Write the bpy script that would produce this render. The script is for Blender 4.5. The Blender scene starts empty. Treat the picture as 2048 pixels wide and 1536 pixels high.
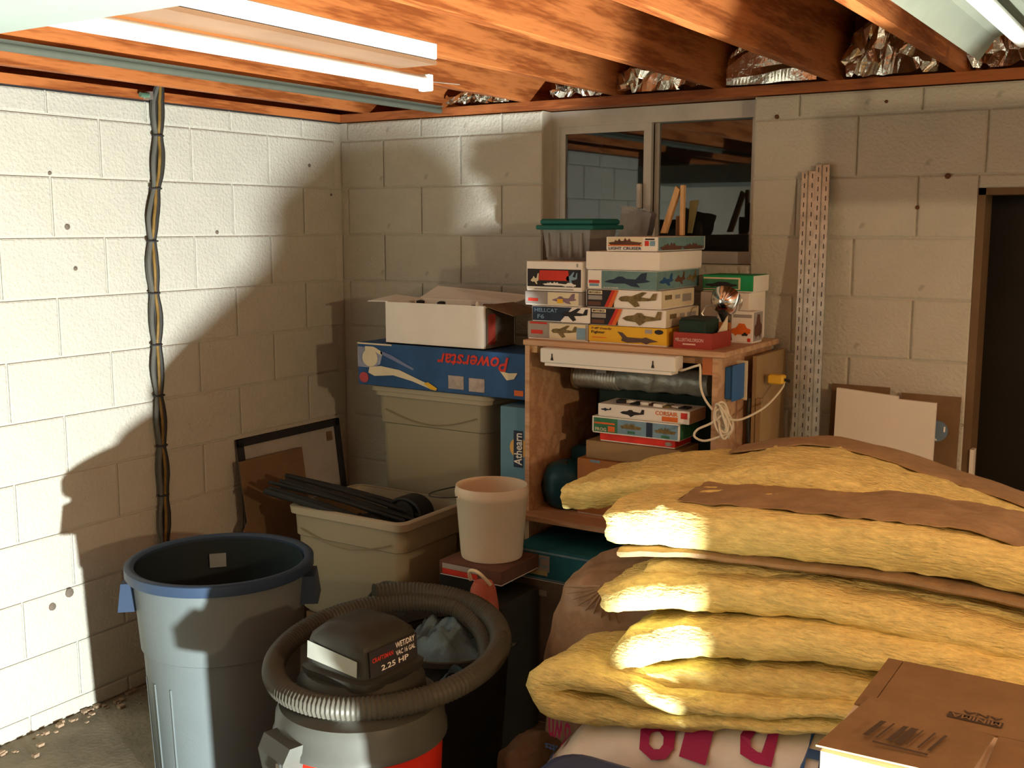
import bpy, math, random
from mathutils import Vector, noise, Matrix
R = random.Random(7)
S = bpy.context.scene
C = S.collection
PI = math.pi

# ---------------------------------------------------------------- camera, world, lights, exposure
cam = bpy.data.cameras.new('camera'); camo = bpy.data.objects.new('camera', cam); C.objects.link(camo)
cam.sensor_width = 36.0; cam.lens = 38.69; cam.clip_start = 0.02
camo.location = (3.309, -3.800, 1.729)
camo.rotation_euler = (PI/2 - 0.1437, 0.0, 0.5651)
S.camera = camo
S.view_settings.view_transform = 'Standard'; S.view_settings.look = 'None'
S.view_settings.exposure = 0.0; S.view_settings.gamma = 1.0; S.view_settings.use_curve_mapping = False
w = bpy.data.worlds.new('world'); S.world = w; w.use_nodes = True
w.node_tree.nodes['Background'].inputs[0].default_value = (0.30, 0.34, 0.42, 1)
w.node_tree.nodes['Background'].inputs[1].default_value = 0.003
def lamp(name, loc, power, col, rad):
    l = bpy.data.lights.new(name, 'POINT'); l.energy = power; l.color = col; l.shadow_soft_size = rad
    o = bpy.data.objects.new(name, l); C.objects.link(o); o.location = loc; return o
lamp('floor_work_light', (3.36, -2.79, 0.09), 1120, (0.95, 1.0, 0.99), 0.035)     # low white lamp standing on the floor before the cartons
lamp('ceiling_bulb', (5.55, -3.35, 1.95), 158, (1.0, 0.74, 0.45), 0.05)            # warm bulb further along the room

# ---------------------------------------------------------------- materials
MATS = {}
def mat(name, col, rough=0.7, var=0.12, vs=6.0, bump=0.0, bs=60.0, metal=0.0, stretch=None, spec=0.2, alpha=None, trans=0.0, specks=0.0):
    if name in MATS: return MATS[name]
    m = bpy.data.materials.new(name); m.use_nodes = True; nt = m.node_tree; N = nt.nodes; L = nt.links
    b = N['Principled BSDF']; b.inputs['Roughness'].default_value = rough; b.inputs['Metallic'].default_value = metal
    b.inputs['Specular IOR Level'].default_value = spec
    tc = N.new('ShaderNodeTexCoord'); mp = N.new('ShaderNodeMapping'); L.new(tc.outputs['Object'], mp.inputs[0])
    if stretch: mp.inputs['Scale'].default_value = stretch
    n = N.new('ShaderNodeTexNoise'); n.inputs['Scale'].default_value = vs; n.inputs['Detail'].default_value = 5; n.inputs['Roughness'].default_value = 0.65
    L.new(mp.outputs[0], n.inputs['Vector'])
    r = N.new('ShaderNodeValToRGB'); L.new(n.outputs[0], r.inputs[0])
    r.color_ramp.elements[0].position = 0.3; r.color_ramp.elements[1].position = 0.7
    r.color_ramp.elements[0].color = tuple(max(0, c*(1-var)) for c in col) + (1,)
    r.color_ramp.elements[1].color = tuple(min(1, c*(1+var)) for c in col) + (1,)
    out = r.outputs[0]
    if specks > 0:
        n2 = N.new('ShaderNodeTexNoise'); n2.inputs['Scale'].default_value = 7.0; n2.inputs['Detail'].default_value = 3
        L.new(tc.outputs['Object'], n2.inputs['Vector'])
        r2 = N.new('ShaderNodeValToRGB'); L.new(n2.outputs[0], r2.inputs[0])
        r2.color_ramp.elements[0].position = 0.74; r2.color_ramp.elements[0].color = (0, 0, 0, 1)
        r2.color_ramp.elements[1].position = 0.80; r2.color_ramp.elements[1].color = (specks, specks, specks, 1)
        mx = N.new('ShaderNodeMixRGB'); L.new(r2.outputs[0], mx.inputs[0]); L.new(out, mx.inputs[1]); mx.inputs[2].default_value = (0.10, 0.08, 0.06, 1)
        out = mx.outputs[0]
    L.new(out, b.inputs['Base Color'])
    if bump > 0:
        n3 = N.new('ShaderNodeTexNoise'); n3.inputs['Scale'].default_value = bs; n3.inputs['Detail'].default_value = 4
        L.new(mp.outputs[0], n3.inputs['Vector'])
        bp = N.new('ShaderNodeBump'); bp.inputs['Strength'].default_value = bump; bp.inputs['Distance'].default_value = 0.01
        L.new(n3.outputs[0], bp.inputs['Height']); L.new(bp.outputs[0], b.inputs['Normal'])
    if trans: b.inputs['Transmission Weight'].default_value = trans
    if alpha is not None: b.inputs['Alpha'].default_value = alpha
    MATS[name] = m
    return m

def wood(name, dark, light, knots=True, axis='Y', rough=0.55):
    if name in MATS: return MATS[name]
    m = bpy.data.materials.new(name); m.use_nodes = True; nt = m.node_tree; N = nt.nodes; L = nt.links
    b = N['Principled BSDF']; b.inputs['Roughness'].default_value = rough; b.inputs['Specular IOR Level'].default_value = 0.25
    tc = N.new('ShaderNodeTexCoord'); mp = N.new('ShaderNodeMapping'); L.new(tc.outputs['Object'], mp.inputs[0])
    mp.inputs['Scale'].default_value = {'Y': (9, 0.9, 9), 'X': (0.9, 9, 9), 'Z': (9, 9, 0.9)}[axis]
    n = N.new('ShaderNodeTexNoise'); n.inputs['Scale'].default_value = 1.0; n.inputs['Detail'].default_value = 2; L.new(mp.outputs[0], n.inputs['Vector'])
    mu = N.new('ShaderNodeMath'); mu.operation = 'MULTIPLY'; mu.inputs[1].default_value = 26; L.new(n.outputs[0], mu.inputs[0])
    fr = N.new('ShaderNodeMath'); fr.operation = 'SINE'; L.new(mu.outputs[0], fr.inputs[0])
    n2 = N.new('ShaderNodeTexNoise'); n2.inputs['Scale'].default_value = 14; n2.inputs['Detail'].default_value = 5; L.new(mp.outputs[0], n2.inputs['Vector'])
    ad = N.new('ShaderNodeMath'); ad.operation = 'MULTIPLY_ADD'; ad.inputs[1].default_value = 0.22; L.new(fr.outputs[0], ad.inputs[0]); L.new(n2.outputs[0], ad.inputs[2])
    r = N.new('ShaderNodeValToRGB'); L.new(ad.outputs[0], r.inputs[0])
    r.color_ramp.elements[0].position = 0.25; r.color_ramp.elements[0].color = dark + (1,)
    r.color_ramp.elements[1].position = 0.66; r.color_ramp.elements[1].color = light + (1,)
    out = r.outputs[0]
    if knots:
        v = N.new('ShaderNodeTexVoronoi'); v.inputs['Scale'].default_value = 1.0
        mk = N.new('ShaderNodeMapping'); L.new(tc.outputs['Object'], mk.inputs[0]); mk.inputs['Scale'].default_value = {'Y': (3.0, 2.1, 5.0), 'X': (2.1, 3, 5), 'Z': (5, 3, 2.1)}[axis]
        L.new(mk.outputs[0], v.inputs['Vector'])
        r2 = N.new('ShaderNodeValToRGB'); L.new(v.outputs['Distance'], r2.inputs[0])
        r2.color_ramp.elements[0].position = 0.05; r2.color_ramp.elements[0].color = (1, 1, 1, 1)
        r2.color_ramp.elements[1].position = 0.11; r2.color_ramp.elements[1].color = (0, 0, 0, 1)
        mx = N.new('ShaderNodeMixRGB'); L.new(r2.outputs[0], mx.inputs[0]); L.new(out, mx.inputs[1]); mx.inputs[2].default_value = tuple(c*0.35 for c in dark) + (1,)
        out = mx.outputs[0]
    L.new(out, b.inputs['Base Color'])
    bp = N.new('ShaderNodeBump'); bp.inputs['Strength'].default_value = 0.25; bp.inputs['Distance'].default_value = 0.004
    L.new(n2.outputs[0], bp.inputs['Height']); L.new(bp.outputs[0], b.inputs['Normal'])
    MATS[name] = m
    return m

JW = wood('joist_wood', (0.25, 0.066, 0.015), (0.50, 0.165, 0.045))
JX = wood('plate_wood', (0.22, 0.06, 0.016), (0.40, 0.13, 0.04), axis='X', knots=False)
PLY = wood('particle_board', (0.46, 0.27, 0.15), (0.60, 0.38, 0.22), knots=False, axis='X')
WALL = mat('painted_block', (0.53, 0.515, 0.43), 0.8, 0.05, 5, 0.5, 90, specks=0.5)
MORT = mat('painted_mortar', (0.58, 0.56, 0.47), 0.85, 0.06, 20, 0.4, 120)
CONC = mat('concrete_floor', (0.24, 0.21, 0.15), 0.85, 0.30, 4, 0.4, 60)
SUBF = mat('subfloor_wood', (0.20, 0.09, 0.035), 0.8, 0.3, 3, 0.2, 30)
WHITE = mat('white_card', (0.88, 0.84, 0.76), 0.7, 0.04)
WPAINT = mat('white_paint', (0.80, 0.80, 0.74), 0.4, 0.03)
GRAYC = mat('gray_card', (0.36, 0.33, 0.30), 0.7, 0.08)
TAN = mat('cardboard', (0.33, 0.22, 0.11), 0.85, 0.10, 8, 0.15, 60)
TAND = mat('dark_cardboard', (0.20, 0.125, 0.065), 0.85, 0.12, 8, 0.15, 60)
BLACK = mat('black_plastic', (0.022, 0.022, 0.02), 0.5, 0.2)
BLK = mat('black_ink', (0.03, 0.028, 0.03), 0.7, 0.1)
NAVY = mat('navy_ink', (0.03, 0.045, 0.08), 0.7, 0.2)
DGRN = mat('dark_green_plastic', (0.015, 0.035, 0.025), 0.6, 0.2)
RED = mat('red_ink', (0.62, 0.045, 0.025), 0.6, 0.15)
ORNG = mat('orange_ink', (0.75, 0.16, 0.03), 0.6, 0.12, 20)
YEL = mat('yellow_card', (0.80, 0.47, 0.03), 0.6, 0.05)
MAROON = mat('maroon_card', (0.33, 0.045, 0.03), 0.6, 0.08)
TEAL = mat('teal_ink', (0.15, 0.27, 0.27), 0.6, 0.2, 12)
SKYB = mat('sky_blue_ink', (0.20, 0.34, 0.45), 0.6, 0.2, 15)
GREEN = mat('green_card', (0.02, 0.33, 0.12), 0.6, 0.1)
DG2 = mat('green_ink', (0.05, 0.20, 0.10), 0.6, 0.3, 25)
OLIVE = mat('olive_ink', (0.20, 0.15, 0.06), 0.7, 0.5, 60)
BROWN = mat('brown_ink', (0.13, 0.06, 0.04), 0.7, 0.3)
CREAM = mat('cream_ink', (0.75, 0.66, 0.45), 0.6, 0.08)
BLUEC = mat('blue_card', (0.025, 0.085, 0.22), 0.55, 0.25, 5)
BLUEL = mat('light_blue_card', (0.12, 0.26, 0.36), 0.55, 0.12, 5)
BEIGE = mat('beige_plastic', (0.34, 0.30, 0.20), 0.5, 0.03, 3)
BEIGEL = mat('beige_plastic_rim', (0.46, 0.40, 0.28), 0.45, 0.03, 3)
BUCK = mat('bucket_plastic', (0.80, 0.68, 0.50), 0.45, 0.06, 6)
GALV = mat('galvanised_steel', (0.55, 0.57, 0.52), 0.38, 0.22, 30, metal=0.85)
ALU = mat('aluminium_frame', (0.50, 0.49, 0.44), 0.5, 0.1, 10, metal=0.3)
FOIL = mat('foil_facing', (0.80, 0.78, 0.72), 0.16, 0.12, 14, 0.3, 40, metal=1.0)
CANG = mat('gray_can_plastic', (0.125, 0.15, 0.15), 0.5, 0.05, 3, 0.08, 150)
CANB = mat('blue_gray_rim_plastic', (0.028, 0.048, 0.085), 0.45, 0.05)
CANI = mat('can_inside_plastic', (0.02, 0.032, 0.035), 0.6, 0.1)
VRED = mat('vacuum_red', (0.50, 0.022, 0.010), 0.4, 0.06)
VGRY = mat('vacuum_gray', (0.065, 0.068, 0.058), 0.4, 0.10, 8)
VDRK = mat('vacuum_dark', (0.035, 0.035, 0.028), 0.5, 0.15)
HOSE = mat('hose_plastic', (0.065, 0.062, 0.048), 0.45, 0.08)
CLOTH = mat('blue_gray_cloth', (0.11, 0.17, 0.20), 0.9, 0.3, 8, 0.4, 90)
YW = mat('yellow_fiberglass', (0.84, 0.68, 0.26), 0.95, 0.22, 75, 1.0, 130, stretch=(0.35, 1, 1.4), spec=0.05)
KRAFT_SHADE = mat('kraft_and_shade', (0.34, 0.225, 0.115), 0.8, 0.18, 14, 0.5, 40)  # facing paper, also the brown of the shade band on a batt top
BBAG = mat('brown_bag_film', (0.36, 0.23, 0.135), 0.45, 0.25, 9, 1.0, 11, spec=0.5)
WBAG = mat('white_bag_film', (0.80, 0.75, 0.66), 0.45, 0.07, 5, 0.6, 9, spec=0.5)
MAG = mat('magenta_ink', (0.36, 0.02, 0.10), 0.5, 0.1)
BTUB = mat('blue_tub_plastic', (0.03, 0.045, 0.13), 0.4, 0.08)
CORDW = mat('white_cord', (0.72, 0.66, 0.52), 0.6, 0.05)
CABD = mat('dark_cable', (0.03, 0.028, 0.024), 0.5, 0.15)
CABG = mat('gray_cable', (0.11, 0.11, 0.095), 0.5, 0.1)
CABC = mat('brass_cable', (0.20, 0.12, 0.03), 0.4, 0.3, 20)
DUCTW = mat('white_duct_paint', (0.17, 0.20, 0.175), 0.6, 0.05, 5)
CONDUIT = mat('gray_conduit', (0.10, 0.11, 0.085), 0.5, 0.1)
DUCTF = mat('gray_duct_wrap', (0.30, 0.31, 0.28), 0.4, 0.35, 18, 0.5, 25, metal=0.4)
BLUEP = mat('blue_plastic', (0.035, 0.13, 0.34), 0.5, 0.06)
YPL = mat('yellow_plastic', (0.78, 0.48, 0.05), 0.5, 0.06)
DOORM = mat('dark_room_door', (0.010, 0.007, 0.004), 0.5, 0.25, 4)
PWHITE = mat('white_panel', (0.74, 0.70, 0.62), 0.6, 0.03)
GLASS = mat('window_glass', (0.9, 0.95, 0.92), 0.02, 0.0, trans=1.0, spec=0.5)
CLEARP = mat('clear_plastic', (0.42, 0.40, 0.36), 0.35, 0.2, 20, trans=0.55)
TEALP = mat('teal_plastic', (0.012, 0.13, 0.11), 0.5, 0.08)
DTEAL = mat('dark_teal_plastic', (0.01, 0.06, 0.085), 0.35, 0.15)
PINK = mat('salmon_plastic', (0.50, 0.13, 0.08), 0.6, 0.15)
SILV = mat('polished_reflector', (0.85, 0.87, 0.9), 0.12, 0.02, metal=1.0)
FILM = mat('bag_film_gray', (0.28, 0.32, 0.34), 0.35, 0.2, 10, 0.4, 20)
LWOOD = wood('light_pine', (0.50, 0.29, 0.12), (0.68, 0.44, 0.21), knots=False, axis='Z')
RUBBLE = mat('mortar_rubble', (0.35, 0.25, 0.16), 0.9, 0.3, 20)

# ---------------------------------------------------------------- mesh helpers
class MB:
    def __init__(s): s.v = []; s.f = []
    def add(s, vs, fs):
        o = len(s.v); s.v += [tuple(p) for p in vs]; s.f += [tuple(i+o for i in f) for f in fs]; return s
    def box(s, x0, x1, y0, y1, z0, z1, c=0.0):
        if c <= 0:
            return s.add([(x0,y0,z0),(x1,y0,z0),(x1,y1,z0),(x0,y1,z0),(x0,y0,z1),(x1,y0,z1),(x1,y1,z1),(x0,y1,z1)],
                         [(0,3,2,1),(4,5,6,7),(0,1,5,4),(1,2,6,5),(2,3,7,6),(3,0,4,7)])
        def ring(z, d):
            a, b, e, f = x0+d, x1-d, y0+d, y1-d
            return [(a+c,e,z),(b-c,e,z),(b,e+c,z),(b,f-c,z),(b-c,f,z),(a+c,f,z),(a,f-c,z),(a,e+c,z)]
        rs = [ring(z0, c), ring(z0+c, 0), ring(z1-c, 0), ring(z1, c)]
        vs = [p for r in rs for p in r]; fs = [tuple(range(7,-1,-1)), tuple(range(24,32))]
        for k in range(3):
            for i in range(8): fs.append((k*8+i, k*8+(i+1)%8, k*8+8+(i+1)%8, k*8+8+i))
        return s.add(vs, fs)
    def lathe(s, prof, n=32, cx=0, cy=0, cz=0, cap0=True, cap1=True, sx=1, sy=1):
        vs = []
        for r, z in prof:
            for i in range(n):
                a = 2*PI*i/n; vs.append((cx+sx*r*math.cos(a), cy+sy*r*math.sin(a), cz+z))
        fs = []
        for k in range(len(prof)-1):
            for i in range(n): fs.append((k*n+i, k*n+(i+1)%n, k*n+n+(i+1)%n, k*n+n+i))
        if cap0: fs.append(tuple(range(n-1, -1, -1)))
        if cap1: fs.append(tuple((len(prof)-1)*n+i for i in range(n)))
        return s.add(vs, fs)
    def tube(s, pts, r, n=8, closed=False, rf=None):
        P = [Vector(p) for p in pts]; m = len(P); vs = []
        up = Vector((0.13, 0.21, 0.97)); prev = None
        for i in range(m):
            if closed: t = P[(i+1) % m]-P[i-1]
            else: t = P[min(i+1, m-1)]-P[max(i-1, 0)]
            t.normalize()
            a = (prev - t*prev.dot(t)) if prev else t.cross(up)
            if a.length < 1e-4: a = t.cross(Vector((1, 0, 0)))
            a.normalize(); prev = a; b = t.cross(a)
            rr = r*(rf(i, m) if rf else 1)
            for k in range(n):
                q = 2*PI*k/n; vs.append(P[i]+a*rr*math.cos(q)+b*rr*math.sin(q))
        fs = []
        for i in range(m if closed else m-1):
            j = (i+1) % m
            for k in range(n): fs.append((i*n+k, i*n+(k+1)%n, j*n+(k+1)%n, j*n+k))
        if not closed: fs += [tuple(range(n-1,-1,-1)), tuple((m-1)*n+k for k in range(n))]
        return s.add(vs, fs)
    def poly(s, pts): return s.add(pts, [tuple(range(len(pts)))])
    def prism(s, pts, d):
        n = len(pts); d = Vector(d); vs = list(pts)+[tuple(Vector(p)+d) for p in pts]
        return s.add(vs, [tuple(range(n-1,-1,-1)), tuple(range(n, 2*n))]+[(i, (i+1)%n, n+(i+1)%n, n+i) for i in range(n)])
    def jitter(s, amp, sc=10, seed=0):
        o = Vector((seed*3.1, seed*1.7, seed))
        s.v = [tuple(Vector(p)+noise.noise_vector(Vector(p)*sc+o)*amp) for p in s.v]; return s

def link(o, parent=None, loc=None):
    C.objects.link(o)
    if parent is not None: o.parent = parent
    return o
def build(mb, name, m, parent=None, loc=(0,0,0), smooth=False):
    """one mesh object; loc is subtracted from its points and becomes its origin when it has no parent"""
    me = bpy.data.meshes.new(name)
    if parent is not None and 'base' in parent: loc = parent['base'] if 'world' in parent else (0,0,0)
    l = loc
    me.from_pydata([(p[0]-l[0], p[1]-l[1], p[2]-l[2]) for p in mb.v], [], mb.f); me.update()
    me.materials.append(m)
    if smooth:
        me.shade_smooth()
        try: me.set_sharp_from_angle(angle=math.radians(40))
        except Exception: pass
    o = bpy.data.objects.new(name, me); link(o, parent)
    if parent is None: o.location = loc
    return o
def tag(o, label=None, cat=None, group=None, kind=None):
    if label: o['label'] = label
    if cat: o['category'] = cat
    if group: o['group'] = group
    if kind: o['kind'] = kind
    return o
BASE = {}
def thing(name, label, cat, loc=(0,0,0), rz=0.0, group=None):
    o = bpy.data.objects.new(name, None); C.objects.link(o); o.empty_display_size = 0.05
    o.location = loc; o.rotation_euler = (0, 0, rz); tag(o, label, cat, group)
    BASE[o.name] = (loc, rz)
    return o
def part(mb, name, m, parent, smooth=False, world=True):
    """a part; its points are given in world space and brought into the thing's own space"""
    p = parent
    while p.parent: p = p.parent
    if world and p.name in BASE:
        l, rz = BASE[p.name]; c, s_ = math.cos(-rz), math.sin(-rz)
        mb.v = [((x-l[0])*c-(y-l[1])*s_, (x-l[0])*s_+(y-l[1])*c, z-l[2]) for x, y, z in mb.v]
    me = bpy.data.meshes.new(name); me.from_pydata([tuple(v) for v in mb.v], [], mb.f); me.update(); me.materials.append(m)
    if smooth:
        me.shade_smooth()
        try: me.set_sharp_from_angle(angle=math.radians(45))
        except Exception: pass
    o = bpy.data.objects.new(name, me); return link(o, parent)
def struct(mb, name, m, smooth=False):
    o = build(mb, name, m, smooth=smooth); o['kind'] = 'structure'; return o

FONTCACHE = {}
def text_mb(txt, w, h, fn, shear=0.0):
    """outline lettering scaled to w x h, mapped by fn(u, v) to space"""
    if (txt, shear) not in FONTCACHE:
        cu = bpy.data.curves.new('lettering', 'FONT'); cu.body = txt; cu.resolution_u = 2; cu.shear = shear; cu.offset = 0.018
        ob = bpy.data.objects.new('lettering', cu); C.objects.link(ob)
        dg = bpy.context.evaluated_depsgraph_get(); me = bpy.data.meshes.new_from_object(ob.evaluated_get(dg))
        vs = [(v.co.x, v.co.y) for v in me.vertices]; fs = [tuple(p.vertices) for p in me.polygons]
        bpy.data.objects.remove(ob); bpy.data.curves.remove(cu); bpy.data.meshes.remove(me)
        FONTCACHE[(txt, shear)] = (vs, fs)
    vs, fs = FONTCACHE[(txt, shear)]
    x0 = min(v[0] for v in vs); x1 = max(v[0] for v in vs); y0 = min(v[1] for v in vs); y1 = max(v[1] for v in vs)
    mb = MB(); mb.add([fn((v[0]-x0)/(x1-x0)*w, (v[1]-y0)/(y1-y0)*h) for v in vs], fs); return mb

# ---------------------------------------------------------------- room shell
XR, YN, ZC = 7.0, -9.0, 2.45
WT = 2.171                                    # top of the masonry
struct(MB().box(-0.2, XR, YN, 0.3, -0.1, 0), 'floor', CONC)
def minus(rects, h):
    out = []
    for a, b, c, d in rects:
        if h[0] >= b or h[1] <= a or h[2] >= d or h[3] <= c: out.append((a, b, c, d)); continue
        if h[0] > a: out.append((a, h[0], c, d))
        if h[1] < b: out.append((h[1], b, c, d))
        x0, x1 = max(a, h[0]), min(b, h[1])
        if h[2] > c: out.append((x0, x1, c, h[2]))
        if h[3] < d: out.append((x0, x1, h[3], d))
    return out
WIN = (1.042, 1.908, 1.586, WT); DOOR = (2.66, 3.50, 0.0, 1.845)
lw = struct(MB().box(-0.2, -0.004, YN, 0.2, 0, WT), 'wall_left', MORT)
bw = MB()
for a, b, c, d in minus(minus([(-0.2, XR, 0, WT)], WIN), DOOR): bw.box(a, b, 0.004, 0.2, c, d)
bwo = struct(bw, 'wall_back', MORT)
struct(MB().box(XR, XR+0.2, YN, 0.2, 0, ZC), 'wall_right', CONC)
struct(MB().box(-0.2, XR+0.2, YN-0.2, YN, 0, ZC), 'wall_front', CONC)
BLK_ME = {}
def block(parent, a, b, c, d, side):
    """one concrete block face, 4 mm proud of the mortar, with chamfered edges"""
    W_, H_ = round(b-a, 3), round(d-c, 3)
    if W_ < 0.02 or H_ < 0.02: return
    key = (W_, H_, side)
    if key not in BLK_ME:
        g, e, p = 0.0035, 0.005, 0.0032
        q = [(g, g), (W_-g, g), (W_-g, H_-g), (g, H_-g)]; q2 = [(g+e, g+e), (W_-g-e, g+e), (W_-g-e, H_-g-e), (g+e, H_-g-e)]
        vs = [(u, 0.002, v) for u, v in q]+[(u, -0.001, v) for u, v in q]+[(u, -p, v) for u, v in q2]
        fs = [(8, 9, 10, 11)]+[(i, (i+1) % 4, 4+(i+1) % 4, 4+i) for i in range(4)]+[(4+i, 4+(i+1) % 4, 8+(i+1) % 4, 8+i) for i in range(4)]
        if side == 'L': vs = [(-y, -x, z) for x, y, z in vs]; fs = [f[::-1] for f in fs]; fs = [f[::-1] for f in fs]
        me = bpy.data.meshes.new('concrete_block'); me.from_pydata(vs, [], fs); me.update(); me.materials.append(WALL); BLK_ME[key] = me
    o = bpy.data.objects.new('concrete_block', BLK_ME[key]); o.parent = parent
    dz = 0.0
    o.location = (a, dz, c) if side == 'B' else (dz, -a, c)
    C.objects.link(o)
courses = [(WT-0.0785, WT)]
z = WT-0.0785
while z > 0.01:
    courses.append((max(0, z-0.203), z)); z -= 0.203
for i, (c, d) in enumerate(courses):
    off = 0.451 if i % 2 == 1 else 0.248
    y = off-0.406
    while y < 3.6:
        a, b = max(0, y), y+0.406
        block(lw, a, b, c, d, 'L'); y += 0.406
    off = 0.242 if i % 2 == 1 else 0.445
    x = off-0.406
    while x < 4.6:
        for r in minus(minus([(max(0, x), x+0.406, c, d)], WIN), DOOR): block(bwo, r[0], r[1], r[2], r[3], 'B')
        x += 0.406
# sill plates, ceiling, joists
struct(MB().box(-0.2, 0.005, YN, 0.2, WT+0.004, 2.209), 'trim_1', JW)
struct(MB().box(-0.2, XR, -0.006, 0.2, WT+0.004, 2.209), 'trim_2', JX)
struct(MB().box(-0.2, 0.005, YN, 0.2, WT-0.001, WT+0.004), 'trim_3', BLK)
ce = struct(MB().box(-0.2, XR, YN, 0.2, ZC, ZC+0.03), 'ceiling', SUBF)
struct(MB().box(-0.2, -0.16, YN, 0.2, 2.209, ZC), 'trim_4', JW)
struct(MB().box(-0.16, XR, 0.155, 0.195, 2.209, ZC), 'trim_5', JX)
jx = [0.155+0.406*i for i in range(17)]
for i, x in enumerate(jx):
    m = MB().box(0, 0.038, YN, 0.155, 0, 0.24, 0.002); me = None
    o = build(m, 'joist', JW, parent=ce); o.location = (x-0.019, 0, 2.209)
# subfloor boards between the joists
for i in range(20):
    x0 = -0.16+i*0.36
    if x0 > XR-0.4: break
    build(MB().box(x0, x0+0.352, YN, 0.15, ZC-0.012, ZC), 'subfloor_board', SUBF, parent=ce)

# door opening with a near-black door standing for the dark room beyond
dr = struct(MB().box(DOOR[0]+0.02, DOOR[1]-0.02, 0.12, 0.16, 0.01, DOOR[3]-0.02), 'door_1', DOORM)
def dpart(mb, name, m): return build(mb, name, m, parent=dr)
dpart(MB().box(DOOR[0]-0.002, DOOR[0]+0.022, 0.0, 0.2, 0, DOOR[3]), 'door_jamb', mat('jamb_brown', (0.16, 0.10, 0.05), 0.6))
dpart(MB().box(DOOR[0], DOOR[1], 0.0, 0.2, DOOR[3]-0.022, DOOR[3]), 'door_header', MATS['jamb_brown'])
dpart(MB().box(DOOR[0]+0.022, DOOR[0]+0.034, -0.01, 0.03, 0, 1.0), 'door_stop', PWHITE)
dpart(MB().box(DOOR[1]-0.02, DOOR[1], 0.0, 0.2, 0, DOOR[3]), 'door_jamb', MATS['jamb_brown'])
kn = MB().lathe([(0.012, 0), (0.012, 0.03), (0.027, 0.04), (0.027, 0.06), (0.01, 0.07)], 14); kn.v = [(3.40+x, 0.12-z, 0.95+y) for x, y, z in kn.v]
dpart(kn, 'door_knob', GALV)

# window: reveal, aluminium slider
wd = struct(MB().box(WIN[0], WIN[1], -0.002, 0.2, WIN[2]-0.02, WIN[2]), 'window_1', mat('sill_paint', (0.42, 0.38, 0.30), 0.8))
def wpart(mb, name, m, par=None, **k): return build(mb, name, m, parent=par or wd, **k)
x0, x1, z0, z1 = WIN
fr = MB().box(x0, x0+0.035, 0.07, 0.14, z0, z1).box(x1-0.03, x1, 0.07, 0.14, z0, z1).box(x0+0.035, x1-0.03, 0.07, 0.14, z1-0.06, z1).box(x0+0.035, x1-0.03, 0.07, 0.14, z0, z0+0.045)
wpart(fr, 'window_frame', ALU)
xm = 1.455
s1 = MB().box(x0+0.035, x0+0.060, 0.075, 0.095, z0+0.045, z1-0.06).box(xm-0.010, xm+0.022, 0.075, 0.095, z0+0.045, z1-0.06).box(x0+0.060, xm-0.010, 0.075, 0.095, z1-0.088, z1-0.06).box(x0+0.060, xm-0.010, 0.075, 0.095, z0+0.045, z0+0.07)
so = wpart(s1, 'window_sash', ALU)
wpart(MB().box(x0+0.060, xm-0.010, 0.083, 0.087, z0+0.07, z1-0.088), 'glass_pane', GLASS, so)
wpart(MB().box(xm-0.028, xm-0.012, 0.052, 0.075, 1.79, 1.885, 0.003), 'sash_handle', ALU, so)
s2 = MB().box(xm+0.022, xm+0.040, 0.105, 0.125, z0+0.045, z1-0.06).box(x1-0.045, x1-0.03, 0.105, 0.125, z0+0.045, z1-0.06)
so2 = wpart(s2, 'window_sash', ALU)
wpart(MB().box(xm+0.040, x1-0.045, 0.113, 0.117, z0+0.045, z1-0.06), 'glass_pane', GLASS, so2)
wpart(MB().box(x0-0.004, x0+0.001, 0.002, 0.2, z0, z1), 'window_reveal', MATS['sill_paint'])
# window well outside: a dark corrugated lining and earth
wpart(MB().box(x0-0.1, x1+0.1, 0.7, 0.72, 1.2, 2.6), 'window_well', mat('well_metal', (0.05, 0.045, 0.035), 0.8, 0.3))

# ---------------------------------------------------------------- things fixed to the shell
t = thing('shop_light', 'long white two-tube shop light hanging under the joists at upper left', 'light fixture', (1.78, -2.3, 2.13))
part(MB().box(1.771, 1.810, -2.805, -1.747, 2.094, 2.129, 0.002), 'housing', WPAINT, t)
part(MB().box(1.700, 1.808, -2.805, -1.747, 2.083, 2.092), 'shaded_underside', mat('shade_tan', (0.19, 0.105, 0.055), 0.5), t)  # tan colour stands for shade on the white fixture's underside
part(MB().tube([(1.691, y, 2.063) for y in (-2.79, -1.63)], 0.0165, 16), 'tube_lamp', mat('tube_glass', (0.9, 0.9, 0.86), 0.3), t, True)
for y in (-1.643, -2.805): part(MB().box(1.676, 1.709, y, y+0.018, 2.044, 2.083, 0.002), 'lamp_holder', WPAINT, t)
part(MB().tube([(1.703, -1.626, 2.066), (1.730, -1.547, 2.066)], 0.0012, 5), 'pull_wire', GALV, t)
for y in (-2.40, -2.70): part(MB().box(1.785, 1.789, y, y+0.004, 2.128, 2.212), 'hanger', GALV, t)

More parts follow.
